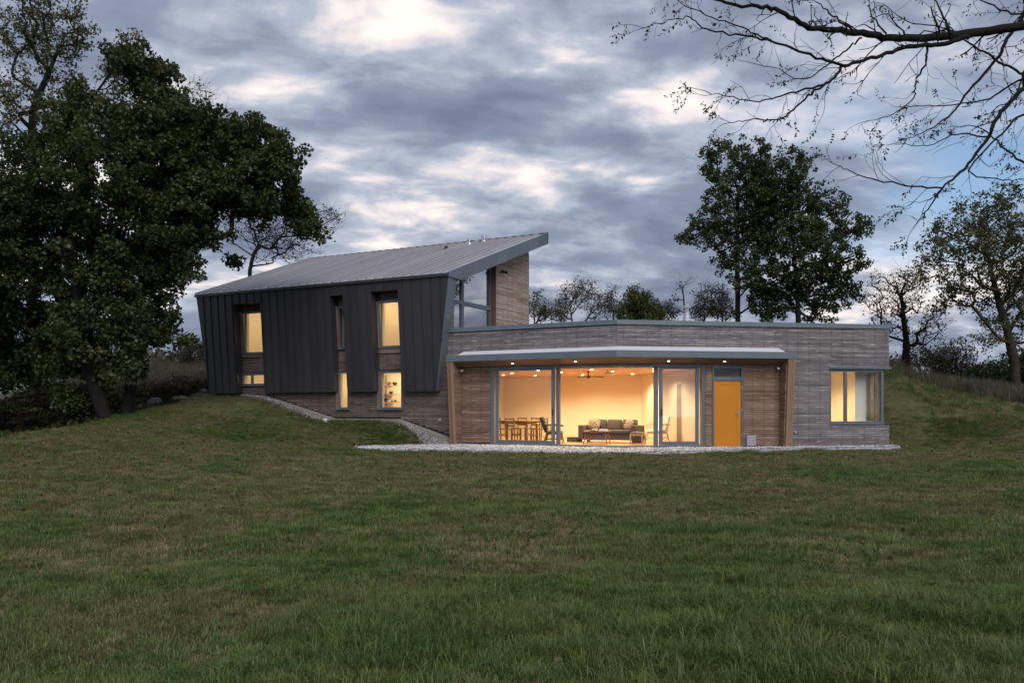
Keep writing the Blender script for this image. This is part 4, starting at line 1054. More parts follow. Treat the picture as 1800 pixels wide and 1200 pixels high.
# ================================================================== vegetation
def leaf_mesh(name, C, per, spread, size, m, parent, r, flat=.5, org=(0, 0, 0)):
    C = np.asarray(C); n = len(C) * per
    c = np.repeat(C, per, 0); d = r.normal(size=(n, 3)); d /= np.linalg.norm(d, axis=1, keepdims=True)
    rad = spread * r.random(n) ** .45
    ctr = c + d * rad[:, None] * np.array([1, 1, .8])
    a = r.normal(size=(n, 3)) + d * .6 + np.array([0, 0, -.35]); a /= np.linalg.norm(a, axis=1, keepdims=True)
    b = np.cross(a, r.normal(size=(n, 3))); b /= np.linalg.norm(b, axis=1, keepdims=True); nn = np.cross(a, b)
    s = size * r.uniform(.6, 1.25, n)[:, None]; w_ = s * .46
    base = ctr - a * s * .5; tip = ctr + a * s * .5
    l = ctr - b * w_ + nn * s * .13 - a * s * .08; rr = ctr + b * w_ + nn * s * .13 - a * s * .08
    V = np.stack([base, rr, tip, l], 1).reshape(-1, 3); i = np.arange(n) * 4
    F = np.concatenate([np.stack([i, i + 1, i + 2], 1), np.stack([i, i + 2, i + 3], 1)])
    cl = np.repeat(r.random(len(C)), per) * .55 + r.random(n) * .45
    return np_mesh(name, V, F, m, rnd=np.concatenate([cl, cl]), parent=parent, org=org)
def catmull(P, sub):
    P = np.asarray(P, float)
    if len(P) < 3: return np.linspace(P[0], P[-1], sub + 1)
    Q = np.vstack([2 * P[0] - P[1], P, 2 * P[-1] - P[-2]]); out = []
    for i in range(1, len(Q) - 2):
        for k in range(sub):
            t = k / sub
            out.append(.5 * (2 * Q[i] + (Q[i + 1] - Q[i - 1]) * t + (2 * Q[i - 1] - 5 * Q[i] + 4 * Q[i + 1] - Q[i + 2]) * t * t + (3 * Q[i] - Q[i - 1] - 3 * Q[i + 1] + Q[i + 2]) * t ** 3))
    out.append(P[-1]); return np.array(out)
class Tubes:
    def __init__(s): s.V = []; s.F = []; s.n = 0
    def add(s, P, Rr, k):
        P = np.asarray(P, float); m = len(P); Rr = np.asarray(Rr, float)
        T = np.gradient(P, axis=0); T /= np.maximum(np.linalg.norm(T, axis=1, keepdims=True), 1e-9)
        ref = np.array([.31, .17, .93]) if abs(T[0] @ np.array([.31, .17, .93])) < .9 else np.array([1., 0, 0])
        A = np.cross(T, ref); A /= np.maximum(np.linalg.norm(A, axis=1, keepdims=True), 1e-6); B = np.cross(T, A)
        an = np.arange(k) * 2 * np.pi / k
        ring = P[:, None] + (A[:, None] * np.cos(an)[None, :, None] + B[:, None] * np.sin(an)[None, :, None]) * Rr[:, None, None]
        s.V.append(ring.reshape(-1, 3)); b = s.n; i = np.arange(m - 1)[:, None] * k; j = np.arange(k)[None]; jn = (j + 1) % k
        s.F.append(np.stack([b + i + j, b + i + jn, b + i + k + jn, b + i + k + j], -1).reshape(-1, 4)); s.n += m * k
    def build(s, name, m, parent, org): return np_mesh(name, np.concatenate(s.V), np.concatenate(s.F), m, parent=parent, org=org, smooth=True)
def mst(root_pts, targets, bf=.35):
    # greedy tree: every target joins the cheapest node (distance + bf * way back to the root)
    P = [np.asarray(p, float) for p in root_pts]; par = [-1] + list(range(len(P) - 1)); pl = [0.0]
    for i in range(1, len(P)): pl.append(pl[-1] + np.linalg.norm(P[i] - P[i - 1]))
    T = np.asarray(targets, float); n = len(T); best = np.full(n, 1e9); bi = np.zeros(n, int)
    lowz = len(P) // 3
    for i in range(lowz, len(P)):
        c = np.linalg.norm(T - P[i], axis=1) + bf * pl[i]; u = c < best; best[u] = c[u]; bi[u] = i
    done = np.zeros(n, bool)
    for _ in range(n):
        c = np.where(done, 1e9, best); k = int(np.argmin(c)); done[k] = True; i = bi[k]
        P.append(T[k]); par.append(i); pl.append(pl[i] + np.linalg.norm(T[k] - P[i])); me_ = len(P) - 1
        c = np.linalg.norm(T - T[k], axis=1) + bf * pl[me_]; u = c < best; best[u] = c[u]; bi[u] = me_
    return np.array(P), np.array(par)
def make_tree(name, label, base, trunk, blobs, bark, leafm, nclu=500, per=30, spread=.35, lsize=.16, r0=.22, tip=.008, seed=1, bf=.35, group=None, leaf_frac=1.0, twigs=0, jitter=.10):
    r = np.random.default_rng(seed); root = thing(name, tuple(base), label, 'tree', group); org = tuple(base)
    vol = np.array([b[3] ** 2.4 for b in blobs]); vol /= vol.sum(); T = []
    cnt = np.maximum(3, (vol * nclu).astype(int))
    for (x, y, z, rad), c in zip(blobs, cnt):
        d = r.normal(size=(c, 3)); d /= np.linalg.norm(d, axis=1, keepdims=True)
        T.append(np.array([x, y, z]) + d * (rad * r.random(c) ** .42 * np.where(r.random(c) < .14, r.uniform(1.05, 1.35, c), 1))[:, None])
    T = np.concatenate(T)
    tp = catmull(np.array([tuple(p) for p in trunk]), 5)
    P, par = mst(tp, T, bf); n = len(P); nt_ = len(tp)
    kids = [[] for _ in range(n)]
    for i in range(1, n): kids[par[i]].append(i)
    load = np.ones(n)
    for i in range(n - 1, 0, -1): load[par[i]] += load[i]
    rad = tip * load ** .5; rad *= 1.0; sc_r = r0 / max(rad[0], 1e-6)
    ex = math.log(r0 / tip) / math.log(load[0]); rad = tip * load ** ex
    tb = Tubes(); stack = [(0, None)]
    while stack:
        i, pr = stack.pop(); ch_ = [] if pr is None else [pr]; ch_.append(i)
        while kids[i]:
            ks = sorted(kids[i], key=lambda k: -load[k]); 
            for k in ks[1:]: stack.append((k, i))
            i = ks[0]; ch_.append(i)
        Q = P[ch_].copy(); Rr = rad[ch_].copy()
        if pr is not None: Rr[0] = min(Rr[0], Rr[1] * 1.25)
        if len(Q) >= 2:
            sub = 3 if Rr.max() > .02 else 2
            Qs = catmull(Q, sub); Rs = np.interp(np.linspace(0, len(Q) - 1, len(Qs)), np.arange(len(Q)), Rr)
            L_ = np.linalg.norm(Q[-1] - Q[0]); amp = jitter * min(.5, L_ * .12) if ch_[0] >= nt_ or len(ch_) < 4 else .02
            w_ = r.normal(size=Qs.shape) * amp * .5; w_[0] = 0; Qs = Qs + w_
            if ch_[0] == 0: Rs[0] *= 1.35; Rs[1] *= 1.1
            tb.add(Qs, Rs, 8 if Rr.max() > .08 else (5 if Rr.max() > .025 else 3))
    # fine twigs
    tips = P[nt_:]
    if twigs:
        for q_ in tips:
            for _ in range(twigs):
                d = r.normal(size=3); d[2] = abs(d[2]) * .6 + .1; d /= np.linalg.norm(d); L_ = r.uniform(.5, 1.2) * spread * 2
                mid = q_ + d * L_ * .5 + r.normal(size=3) * .05 * L_
                tb.add(np.array([q_, mid, q_ + d * L_ + np.array([0, 0, r.uniform(-.1, .2)]) * L_]), [tip * .75, tip * .55, tip * .3], 3)
    tb.build('trunk', bark, root, org)
    if per > 0 and leaf_frac > 0:
        C = tips[r.random(len(tips)) < leaf_frac]
        leaf_mesh('crown', C, per, spread, lsize, leafm, root, r, org=org)
    return root
def B(lst, Y, dy=1.0):
    out = []; rr = random.Random(len(lst) * 7 + int(Y))
    for i, (x, y, r_) in enumerate(lst):
        yy = Y + rr.uniform(-dy, dy); p = at(x, y, yy); out.append((p.x, p.y, p.z, r_ / FPX * yy))
    return out
def gp(x, Y): X = (x - CX) / FPX * Y; return Vector((X, Y, hz(X, Y) - .08))

# left sycamores
b = gp(187, 28.6)
make_tree('sycamore_tree', 'huge dark leafy tree at the far left, its crown cut by the frame', b, [b, at(170, 690, 28.6), at(155, 630, 28.5), at(140, 540, 28.4), at(130, 440, 28.5), at(140, 340, 28.6), at(150, 250, 28.7)],
  B([(60, 330, 105), (150, 300, 95), (200, 420, 105), (60, 480, 120), (150, 555, 90), (25, 600, 85), (110, 620, 55), (-80, 400, 140), (-90, 600, 100), (185, 215, 75), (110, 225, 60), (215, 555, 50), (100, 612, 48), (165, 632, 26), (50, 640, 34), (205, 625, 22), (-30, 655, 34), (140, 655, 24), (95, 652, 26), (180, 668, 18), (30, 668, 22)], 28.8, 1.6), 'bark_black', 'leaf_sycamore', 1150, 92, .38, .125, .24, .008, 21, group='trees left of the house')
b = gp(224, 29.2)
make_tree('sycamore_tree', 'dark leafy tree spreading towards the metal roof, with two forked stems', b, [b, at(231, 670, 29.2), at(237, 610, 29.2), at(248, 520, 29.2), at(265, 430, 29.3), at(285, 340, 29.4), at(300, 260, 29.5)],
  B([(285, 240, 90), (375, 270, 75), (452, 262, 55), (492, 300, 42), (535, 385, 36), (420, 335, 62), (480, 350, 45), (310, 365, 88), (262, 480, 66), (268, 570, 42), (275, 150, 42), (235, 130, 45), (352, 405, 34), (230, 600, 42), (562, 405, 18), (412, 462, 15), (330, 470, 22), (322, 600, 16), (228, 652, 22), (250, 640, 18)], 29.4, 1.3), 'bark_black', 'leaf_sycamore', 1100, 84, .32, .125, .20, .008, 22, group='trees left of the house')
b = gp(60, 40)
make_tree('poplar_tree', 'tall open tree with small leaves rising at the top left corner', b, [b, at(58, 500, 40), at(56, 380, 40), at(56, 260, 40), at(60, 190, 40), at(85, 130, 40), at(110, 70, 40)],
  B([(35, 60, 55), (100, 45, 60), (150, 75, 35), (20, 140, 45), (95, 110, 40), (225, 85, 38), (200, 130, 35), (0, 210, 50), (60, -30, 50), (130, 180, 40)], 40, 1.5), 'bark_black', 'leaf_olive', 380, 26, .34, .125, .20, .009, 23, twigs=1, group='trees left of the house')
b = gp(440, 50)
make_tree('bare_tree', 'nearly bare tree whose twigs show above the left end of the roof', b, [b, at(440, 560, 50), at(438, 500, 50), at(445, 450, 50), at(465, 420, 50)],
  B([(520, 415, 55), (470, 420, 45), (560, 395, 32), (585, 375, 22), (420, 400, 45), (500, 380, 30), (410, 240, 32), (345, 160, 30), (385, 210, 28)], 50, 1.5), 'bark_black', 'leaf_black', 420, 5, .5, .13, .12, .009, 24, twigs=4, leaf_frac=.6, group='trees left of the house')
# right: big sycamore pair, and the others behind the house
b = gp(1297, 48)
make_tree('sycamore_tree', 'tall dark leafy tree behind the low wing, with a straight left trunk', b, [b, at(1297, 600, 48), at(1297, 540, 48), at(1296, 460, 48), at(1297, 380, 48), at(1300, 310, 48)],
  B([(1262, 285, 36), (1255, 262, 20), (1318, 280, 40), (1285, 345, 52), (1350, 350, 42), (1222, 408, 28), (1200, 420, 16), (1250, 400, 35), (1298, 420, 48), (1340, 440, 40), (1330, 310, 35), (1270, 460, 22), (1330, 500, 30), (1360, 305, 30), (1352, 400, 48), (1345, 350, 40), (1310, 480, 34), (1345, 530, 30)], 48, 1.4), 'bark_black', 'leaf_sycamore', 980, 26, .28, .145, .15, .009, 25, group='trees behind the low wing')
b = gp(1405, 47)
make_tree('sycamore_tree', 'broad dark leafy tree touching the right of the straight trunked one', b, [b, at(1404, 600, 47), at(1402, 540, 47), at(1398, 470, 47), at(1392, 400, 47), at(1392, 330, 47)],
  B([(1392, 300, 36), (1415, 285, 18), (1385, 360, 55), (1445, 370, 48), (1490, 395, 34), (1520, 400, 18), (1405, 440, 62), (1465, 455, 48), (1510, 460, 22), (1370, 510, 45), (1430, 520, 52), (1480, 510, 34), (1350, 545, 30)], 47, 1.4), 'bark_black', 'leaf_sycamore', 980, 26, .28, .145, .15, .009, 26, group='trees behind the low wing')
b = gp(1785, 44)
make_tree('cottonwood_tree', 'tall spreading olive tree at the right edge of the picture', b, [b, at(1783, 640, 44), at(1770, 580, 44), at(1750, 510, 44), at(1735, 440, 44), at(1725, 390, 44)],
  B([(1690, 400, 50), (1760, 375, 55), (1640, 440, 36), (1620, 470, 26), (1710, 460, 60), (1790, 440, 65), (1770, 530, 55), (1690, 510, 40), (1840, 480, 70), (1850, 580, 60), (1660, 530, 25), (1740, 590, 28)], 44, 1.6), 'bark_dark', 'leaf_olive', 800, 26, .36, .125, .24, .009, 27, twigs=2)
b = gp(1592, 50)
make_tree('bare_tree', 'thin leaved tree with dark forked trunk beside the right end of the house', b, [b, at(1592, 640, 50), at(1593, 600, 50), at(1588, 560, 50), at(1585, 520, 50)],
  B([(1555, 525, 36), (1605, 520, 38), (1640, 560, 32), (1565, 570, 34), (1625, 600, 30), (1540, 490, 20), (1590, 490, 26)], 50, 1.3), 'bark_black', 'leaf_grey', 330, 8, .42, .12, .22, .009, 28, twigs=4, leaf_frac=.7)
small = [('bare_tree', 'thin bare saplings between the fanned shrub and the yellow green tree', 1082, 58, [(1078, 545, 16), (1090, 550, 14), (1070, 530, 12)], 'leaf_grey', 100, 5, 5, .7),
 ('bare_tree', 'low bare thicket behind the flat roof left of the flue', 1168, 58, [(1160, 548, 14), (1175, 545, 14), (1185, 552, 12)], 'leaf_grey', 100, 5, 5, .7),
 ('bare_tree', 'bare grey thicket on the rise between house end and right edge tree', 1625, 56, [(1610, 630, 26), (1640, 640, 24), (1580, 640, 20), (1665, 622, 22)], 'leaf_grey', 220, 8, 4, .9),
 ('shrub_tree', 'dark leafy sapling between the two left trunks', 170, 29.6, [(150, 705, 20), (172, 714, 16), (135, 716, 16), (200, 712, 12), (120, 708, 14)], 'leaf_sycamore', 130, 40, 0, 1),
 ('bare_tree', 'bare shrubby tree fanning out above the flat roof beside the gable', 1020, 56, [(1000, 525, 26), (1035, 520, 28), (1065, 535, 20), (985, 545, 18), (1050, 550, 20), (1015, 505, 18), (1075, 515, 12)], 'leaf_grey', 320, 5, 5, .7),
 ('shrub_tree', 'small olive tree right against the gable wall edge', 945, 54, [(938, 538, 20), (958, 550, 22), (985, 552, 18), (945, 520, 10)], 'leaf_olive', 170, 8, 4, .8),
 ('shrub_tree', 'rounded yellow green tree above the middle of the flat roof', 1125, 52, [(1120, 542, 26), (1145, 550, 22), (1115, 520, 16), (1100, 552, 18), (1130, 527, 16), (1165, 556, 12)], 'leaf_fresh', 240, 26, 1, 1),
 ('bare_tree', 'dead upright stems behind the chimney flue', 1212, 55, [(1200, 505, 14), (1212, 495, 10), (1225, 520, 14), (1190, 525, 12), (1180, 540, 10), (1232, 495, 7)], 'leaf_black', 60, 4, 2, .4),
 ('shrub_tree', 'small dark tree just right of the chimney flue', 1240, 56, [(1238, 538, 20), (1247, 515, 14), (1225, 550, 16), (1258, 548, 16)], 'leaf_olive', 150, 9, 4, .8),
 ('shrub_tree', 'sparse small tree left of the tall straight trunk', 1272, 57, [(1270, 530, 18), (1282, 546, 18), (1265, 510, 12), (1260, 550, 14)], 'leaf_grey', 130, 8, 4, 1),
 ('shrub_tree', 'low dark bush at the foot of the right edge tree', 1750, 47, [(1745, 655, 28), (1785, 650, 30), (1720, 662, 18), (1820, 645, 36), (1690, 666, 14)], 'leaf_sycamore', 240, 40, 0, 1),
 ('shrub_tree', 'sparse grey bush between the two right hand trees', 1660, 52, [(1655, 630, 26), (1690, 615, 22), (1670, 650, 24), (1640, 655, 18), (1700, 640, 20)], 'leaf_grey', 200, 14, 2, 1),
 ('shrub_tree', 'grey thicket seen left of the metal wing under the big crown', 325, 62, [(325, 625, 22), (345, 610, 18), (300, 640, 18), (360, 635, 16)], 'leaf_grey', 170, 18, 2, 1),
 ('shrub_tree', 'dark thicket beyond the road at the left edge', 60, 48, [(20, 600, 50), (80, 620, 45), (140, 630, 36), (40, 655, 30), (-40, 620, 50), (180, 620, 40)], 'leaf_black', 360, 40, 0, 1)]
for i, (nm, lb, bx_, Yb, bl, lm, nc, per, tw, lf) in enumerate(small):
    b = gp(bx_, Yb); t0 = at(bl[0][0], bl[0][1], Yb)
    make_tree(nm, lb, b, [b, b.lerp(t0, .35), b.lerp(t0, .65), t0], B(bl, Yb, .8), 'bark_grey' if 'bare' in nm else 'bark_dark', lm, nc, per, .36, .12, .075, .008, 40 + i, twigs=tw, leaf_frac=lf, bf=.5)
# a far wood closes the horizon
fw_ = []; r = np.random.default_rng(5)
for k in range(260):
    a = r.uniform(-.95, .95); Yb = r.uniform(85, 120); X = a * Yb; h_ = r.uniform(1.2, 3.6) * (1 if abs(a) > .3 else .6)
    zb = hz(X, Yb); n_ = 16
    c = np.array([X, Yb, zb]) + r.normal(size=(n_, 3)) * np.array([1.6, 1.2, .1]); c[:, 2] = zb + r.random(n_) * h_; fw_.append(c)
ow = leaf_mesh('far_woodland', np.concatenate(fw_), 9, .9, .5, 'leaf_grey', None, r); tag(ow, 'low hazy line of woodland on the far horizon', 'woodland'); ow['kind'] = 'stuff'

# overhanging bare locust tree: trunk stands right of the view, its limbs hang into it
def crop(l, Y0, Y1): return [np.array(at(1080 + x / 2.5, y / 2.5, Y0 + (Y1 - Y0) * i / (len(l) - 1))) for i, (x, y) in enumerate(l)]
lb_ = Vector((8.6, 9.4, 0)); lb_.z = hz(8.6, 9.4) - .1
loc = thing('locust_tree', tuple(lb_), 'bare black tree whose branches hang into the top right corner', 'tree')
tb = Tubes(); leafpts = []; r = np.random.default_rng(77)
crotch = np.array([8.3, 9.2, 3.6]); c2 = np.array([8.0, 9.0, 4.9]); c3 = np.array([7.4, 8.8, 4.3])
tb.add(catmull([np.array(lb_), np.array([8.5, 9.35, 1.5]), crotch, c2, np.array([7.6, 8.9, 6.2])], 6), np.linspace(.24, .09, 25), 10)
mains = [([c2] + crop([(2050, 90), (1800, 115), (1500, 155), (1330, 170), (1180, 163), (1000, 135), (860, 122), (780, 80), (690, 35), (560, 28), (430, -4), (360, -20)], 8.6, 7.2), .075, .010),
 (crop([(1560, 160), (1430, 195), (1300, 206), (1150, 250), (1010, 290), (960, 350), (880, 400), (800, 470), (720, 525), (600, 522), (490, 546)], 8.3, 7.4), .035, .004),
 (crop([(910, 372), (780, 410), (640, 442), (500, 425), (350, 386)], 7.7, 7.2), .014, .003),
 (crop([(1010, 288), (860, 242), (690, 180), (560, 152), (400, 130), (330, 80), (220, 95), (110, 125)], 7.7, 7.0), .018, .003),
 (crop([(690, 180), (560, 120), (400, 65), (250, -10)], 7.5, 7.1), .011, .004),
 (crop([(1090, 160), (1020, 220), (930, 290), (830, 350), (700, 300), (560, 270)], 7.9, 8.4), .014, .003),
 ([c2] + crop([(2000, -60), (1760, 130), (1690, 250), (1560, 400), (1480, 500), (1380, 570), (1280, 612)], 8.9, 8.2), .040, .004),
 ([c3] + crop([(1900, 300), (1800, 390), (1700, 490), (1640, 600), (1540, 740), (1440, 830), (1380, 920), (1310, 1010)], 8.4, 7.6), .045, .004),
 (crop([(1440, 826), (1250, 812), (1080, 770), (1000, 735), (940, 708)], 7.8, 7.4), .012, .003),
 ([c3] + crop([(2000, 480), (1800, 505), (1680, 610), (1560, 750), (1700, 790), (1800, 790)], 8.6, 8.0), .024, .004),
 (crop([(1640, 600), (1500, 590), (1380, 640), (1225, 630)], 8.0, 7.7), .012, .003),
 ([c3] + crop([(2000, 330), (1800, 345), (1650, 430), (1480, 460), (1340, 465), (1240, 470)], 8.5, 8.0), .022, .003),
 (crop([(1370, 180), (1370, 270), (1320, 370), (1320, 430), (1220, 500), (1070, 545)], 8.2, 8.0), .018, .003),
 (crop([(1060, 150), (960, 70), (880, 0)], 7.9, 7.9), .016, .005), (crop([(1480, 150), (1430, 40), (1400, -20)], 8.2, 8.3), .018, .006),
 ([c2] + crop([(1900, -80), (1800, 60), (1650, 20), (1560, -20)], 8.7, 8.5), .022, .006),
 (crop([(1800, 330), (1690, 270), (1560, 190), (1440, 120), (1300, 100), (1180, 20)], 8.6, 8.8), .018, .004),
 (crop([(1200, 165), (1130, 60), (1120, -10)], 8.0, 8.1), .013, .004), (crop([(1800, 720), (1700, 640), (1600, 560), (1470, 560)], 8.3, 8.2), .016, .003),
 (crop([(1900, 780), (1780, 840), (1690, 900), (1600, 910)], 8.0, 7.8), .012, .003), (crop([(1440, 830), (1380, 880), (1300, 890)], 7.8, 7.7), .008, .002)]
def twig(p, d, L_, r_, depth, ch_leaf):
    n_ = 4; P = [p]; dd = d.copy()
    for k in range(n_):
        dd = dd + r.normal(size=3) * .22 + np.array([0, 0, -.03]); dd /= np.linalg.norm(dd); P.append(P[-1] + dd * L_ / n_)
    P = np.array(P); tb.add(P, np.linspace(r_, max(.0016, r_ * .45), n_ + 1), 4 if r_ > .004 else 3)
    if depth > 0:
        for k in range(1, n_ + 1):
            if r.random() < .55:
                s = r.normal(size=3); s = s - dd * (s @ dd); s /= np.linalg.norm(s)
                twig(P[k], dd * .75 + s * .65, L_ * r.uniform(.35, .6), r_ * .6, depth - 1, ch_leaf)
    if r.random() < ch_leaf: leafpts.append((P[-1], dd)); leafpts.append((P[-2], dd))
for pts, ra, rb_ in mains:
    ra *= .74; rb_ *= .8
    n0 = len(pts); Q = catmull(pts, 6); Q = Q + r.normal(size=Q.shape) * .006; tb.add(Q, np.linspace(ra ** .7, rb_ ** .7, len(Q)) ** (1 / .7), 8 if ra > .03 else 5)
    S = np.linalg.norm(np.diff(Q, axis=0), axis=1).cumsum(); nxt = .2
    for k in range(2, len(Q) - 1):
        if S[k] > nxt:
            nxt = S[k] + r.uniform(.09, .22)
            d = Q[k + 1] - Q[k]; d /= np.linalg.norm(d); s = r.normal(size=3) * np.array([1, .8, 1]); s = s - d * (s @ d); s /= np.linalg.norm(s)
            f_ = k / len(Q); twig(Q[k], d * .8 + s * .6, r.uniform(.2, .55) * (1.05 - .6 * f_), max(.003, (ra + (rb_ - ra) * f_) * .28), 1, .34)
    twig(Q[-1], (Q[-1] - Q[-2]) / np.linalg.norm(Q[-1] - Q[-2]), .12, rb_, 1, .6)
tb.build('trunk', 'bark_black', loc, tuple(lb_))
LV, LF = [], []
for p, d in leafpts:
    for k in range(7):
        q_ = p + d * (k * .022) ; s = r.normal(size=3); s -= d * (s @ d); s /= np.linalg.norm(s); a = s * .8 + d * .4 + np.array([0, 0, -.3]); a /= np.linalg.norm(a)
        b_ = np.cross(a, r.normal(size=3)); b_ /= np.linalg.norm(b_); L_ = r.uniform(.022, .045); i = len(LV)
        LV += [q_, q_ + a * L_ * .5 + b_ * L_ * .2, q_ + a * L_, q_ + a * L_ * .5 - b_ * L_ * .2]; LF.append((i, i + 1, i + 2, i + 3))
np_mesh('leaves', LV, LF, 'leaf_black', rnd=r.random(len(LF)), parent=loc, org=tuple(lb_))

# stones and brush left of the metal wing
def stone(p, s, lb, seed):
    b_ = bmesh.new(); bmesh.ops.create_icosphere(b_, subdivisions=2, radius=1); rr = random.Random(seed)
    for v in b_.verts:
        k = 1 + .28 * mnoise.noise(v.co * 1.3 + Vector((seed, 0, 0))) ; v.co = Vector((v.co.x * s[0], v.co.y * s[1], v.co.z * s[2])) * k
    me = bpy.data.meshes.new('stone'); b_.to_mesh(me); b_.free(); me.materials.append(MT['rock'])
    o_ = bpy.data.objects.new('stone', me); COL.objects.link(o_); o_.location = p; tag(o_, lb, 'stone', 'stones by the brush pile'); return o_
for i, (x, Y, s, lb) in enumerate(((275, 34.5, (.35, .3, .30), 'rounded grey stone left of the brush pile'), (316, 34.8, (.36, .25, .13), 'flat grey stone below the brush pile'), (252, 34.3, (.25, .22, .2), 'smaller stone leftmost by the brush pile'), (358, 36.2, (.2, .18, .14), 'small stone against the corner of the metal wing'))):
    p = gp(x, Y); stone(p + Vector((0, 0, .12)), s, lb, i)
bp = gp(325, 37); tb = Tubes(); r = np.random.default_rng(9)
brush = thing('brush_pile', tuple(bp), 'dark heap of cut brush left of the metal wing', 'brush pile')
for k in range(420):
    p = np.array(bp) + r.normal(size=3) * np.array([.75, .5, .0]) + np.array([0, 0, abs(r.normal()) * .28]); d = r.normal(size=3) * np.array([1, 1, .35]); d /= np.linalg.norm(d); L_ = r.uniform(.3, 1.0)
    tb.add(np.array([p - d * L_ * .5, p + r.normal(size=3) * .05, p + d * L_ * .5]), [.012, .012, .006], 3)
tb.build('twigs', 'bark_dark', brush, tuple(bp))
leaf_mesh('dead_leaves', np.array(bp) + r.normal(size=(60, 3)) * np.array([.7, .5, .15]) + np.array([0, 0, .25]), 14, .25, .12, 'leaf_dry', brush, r, org=tuple(bp))

# ------------------------------------------------------------------ grass, as instanced tufts
protos = bpy.data.collections.new('tufts')
def tuft(name, nb_, rad, hmin, hmax, wd, bend, m, seed):
    r = np.random.default_rng(seed); V, F, C = [], [], []
    for k in range(nb_):
        a = r.uniform(0, 6.28); rr = rad * r.random() ** .5; x, y = rr * math.cos(a), rr * math.sin(a)
        h_ = r.uniform(hmin, hmax); da = a + r.normal() * .8; dx, dy = math.cos(da), math.sin(da); bd = bend * r.uniform(.3, 1.2) * h_
        wx, wy = -dy * wd * .5, dx * wd * .5; i = len(V); c = r.random()
        V += [(x - wx, y - wy, -.02), (x + wx, y + wy, -.02), (x + dx * bd * .35 + wx * .8, y + dy * bd * .35 + wy * .8, h_ * .6), (x + dx * bd * .35 - wx * .8, y + dy * bd * .35 - wy * .8, h_ * .6), (x + dx * bd, y + dy * bd, h_ * (1 - .25 * bend))]
        F += [(i, i + 1, i + 2), (i, i + 2, i + 3), (i + 3, i + 2, i + 4)]; C += [c] * 3
    o_ = np_mesh(name, V, F, m, rnd=C); COL.objects.unlink(o_); protos.objects.link(o_); return o_
for i in range(3): tuft('tuft_a%d' % i, 48, .11, .035, .095, .0046, .9, 'grass_green', 60 + i)       # 0-2 green
for i in range(3): tuft('tuft_b%d' % i, 48, .12, .025, .068, .0042, 1.0, 'grass_dry', 70 + i)        # 3-5 dry
for i in range(3): tuft('tuft_c%d' % i, 36, .11, .07, .19, .0052, 1.1, 'grass_green', 80 + i)       # 6-8 long
for i in range(3): tuft('tuft_d%d' % i, 30, .20, .30, .75, .012, .45, 'grass_meadow', 90 + i)     # 9-11 meadow
for i in range(3): tuft('tuft_e%d' % i, 11, .05, .03, .07, .022, 1.6, 'grass_green', 100 + i)      # 12-14 broad leaved weeds
for i in range(3): tuft('tuft_f%d' % i, 26, .20, .02, .10, .045, 1.8, 'shaded_litter', 110 + i)      # 15-17 leaf litter, with tree shade in its colour
def scatter(name, label, X, Y, kind, scl, seed):
    r = np.random.default_rng(seed); n = len(X); Z = height(X, Y)
    me = bpy.data.meshes.new(name); me.vertices.add(n); me.vertices.foreach_set('co', np.stack([X, Y, Z], 1).astype(np.float32).ravel())
    a = me.attributes.new('kindi', 'INT', 'POINT'); a.data.foreach_set('value', kind.astype(np.int32))
    a = me.attributes.new('scl', 'FLOAT', 'POINT'); a.data.foreach_set('value', scl.astype(np.float32))
    rot = np.stack([r.normal(size=n) * .12, r.normal(size=n) * .12, r.uniform(0, 6.28, n)], 1)
    a = me.attributes.new('rot', 'FLOAT_VECTOR', 'POINT'); a.data.foreach_set('vector', rot.astype(np.float32).ravel())
    o_ = bpy.data.objects.new(name, me); COL.objects.link(o_); o_['kind'] = 'stuff'; o_['label'] = label; o_['category'] = 'grass'
    ng = bpy.data.node_groups.new(name, 'GeometryNodeTree')
    ng.interface.new_socket('Geometry', in_out='INPUT', socket_type='NodeSocketGeometry'); ng.interface.new_socket('Geometry', in_out='OUTPUT', socket_type='NodeSocketGeometry')
    gi = ng.nodes.new('NodeGroupInput'); go = ng.nodes.new('NodeGroupOutput'); ip = ng.nodes.new('GeometryNodeInstanceOnPoints'); ci = ng.nodes.new('GeometryNodeCollectionInfo')
    ci.inputs[0].default_value = protos; ci.inputs['Separate Children'].default_value = True; ci.inputs['Reset Children'].default_value = True
    def attr(nm, ty):
        n_ = ng.nodes.new('GeometryNodeInputNamedAttribute'); n_.data_type = ty; n_.inputs[0].default_value = nm; return n_.outputs[0]
    mp_ = ng.nodes.new('GeometryNodeMeshToPoints'); ng.links.new(gi.outputs[0], mp_.inputs[0]); ng.links.new(mp_.outputs[0], ip.inputs['Points'])
    ng.links.new(ci.outputs[0], ip.inputs['Instance']); ip.inputs['Pick Instance'].default_value = True
    ng.links.new(attr('kindi', 'INT'), ip.inputs['Instance Index']); ng.links.new(attr('rot', 'FLOAT_VECTOR'), ip.inputs['Rotation']); ng.links.new(attr('scl', 'FLOAT'), ip.inputs['Scale'])
    ng.links.new(ip.outputs[0], go.inputs[0])
    md = o_.modifiers.new('scatter', 'NODES'); md.node_group = ng
    return o_
def vnoise(x, y, s, seed):
    r = np.random.default_rng(seed); out = np.zeros_like(x); amp = 1.0; tot = 0
    for k in range(4):
        G_ = r.random((64, 64)); u = x * s * 2 ** k; v = y * s * 2 ** k; i = np.floor(u).astype(int); j = np.floor(v).astype(int); fu = u - i; fv = v - j
        fu = fu * fu * (3 - 2 * fu); fv = fv * fv * (3 - 2 * fv)
        g_ = lambda a, b: G_[a % 64, b % 64]
        out += amp * ((g_(i, j) * (1 - fu) + g_(i + 1, j) * fu) * (1 - fv) + (g_(i, j + 1) * (1 - fu) + g_(i + 1, j + 1) * fu) * fv); tot += amp; amp *= .55
    return out / tot
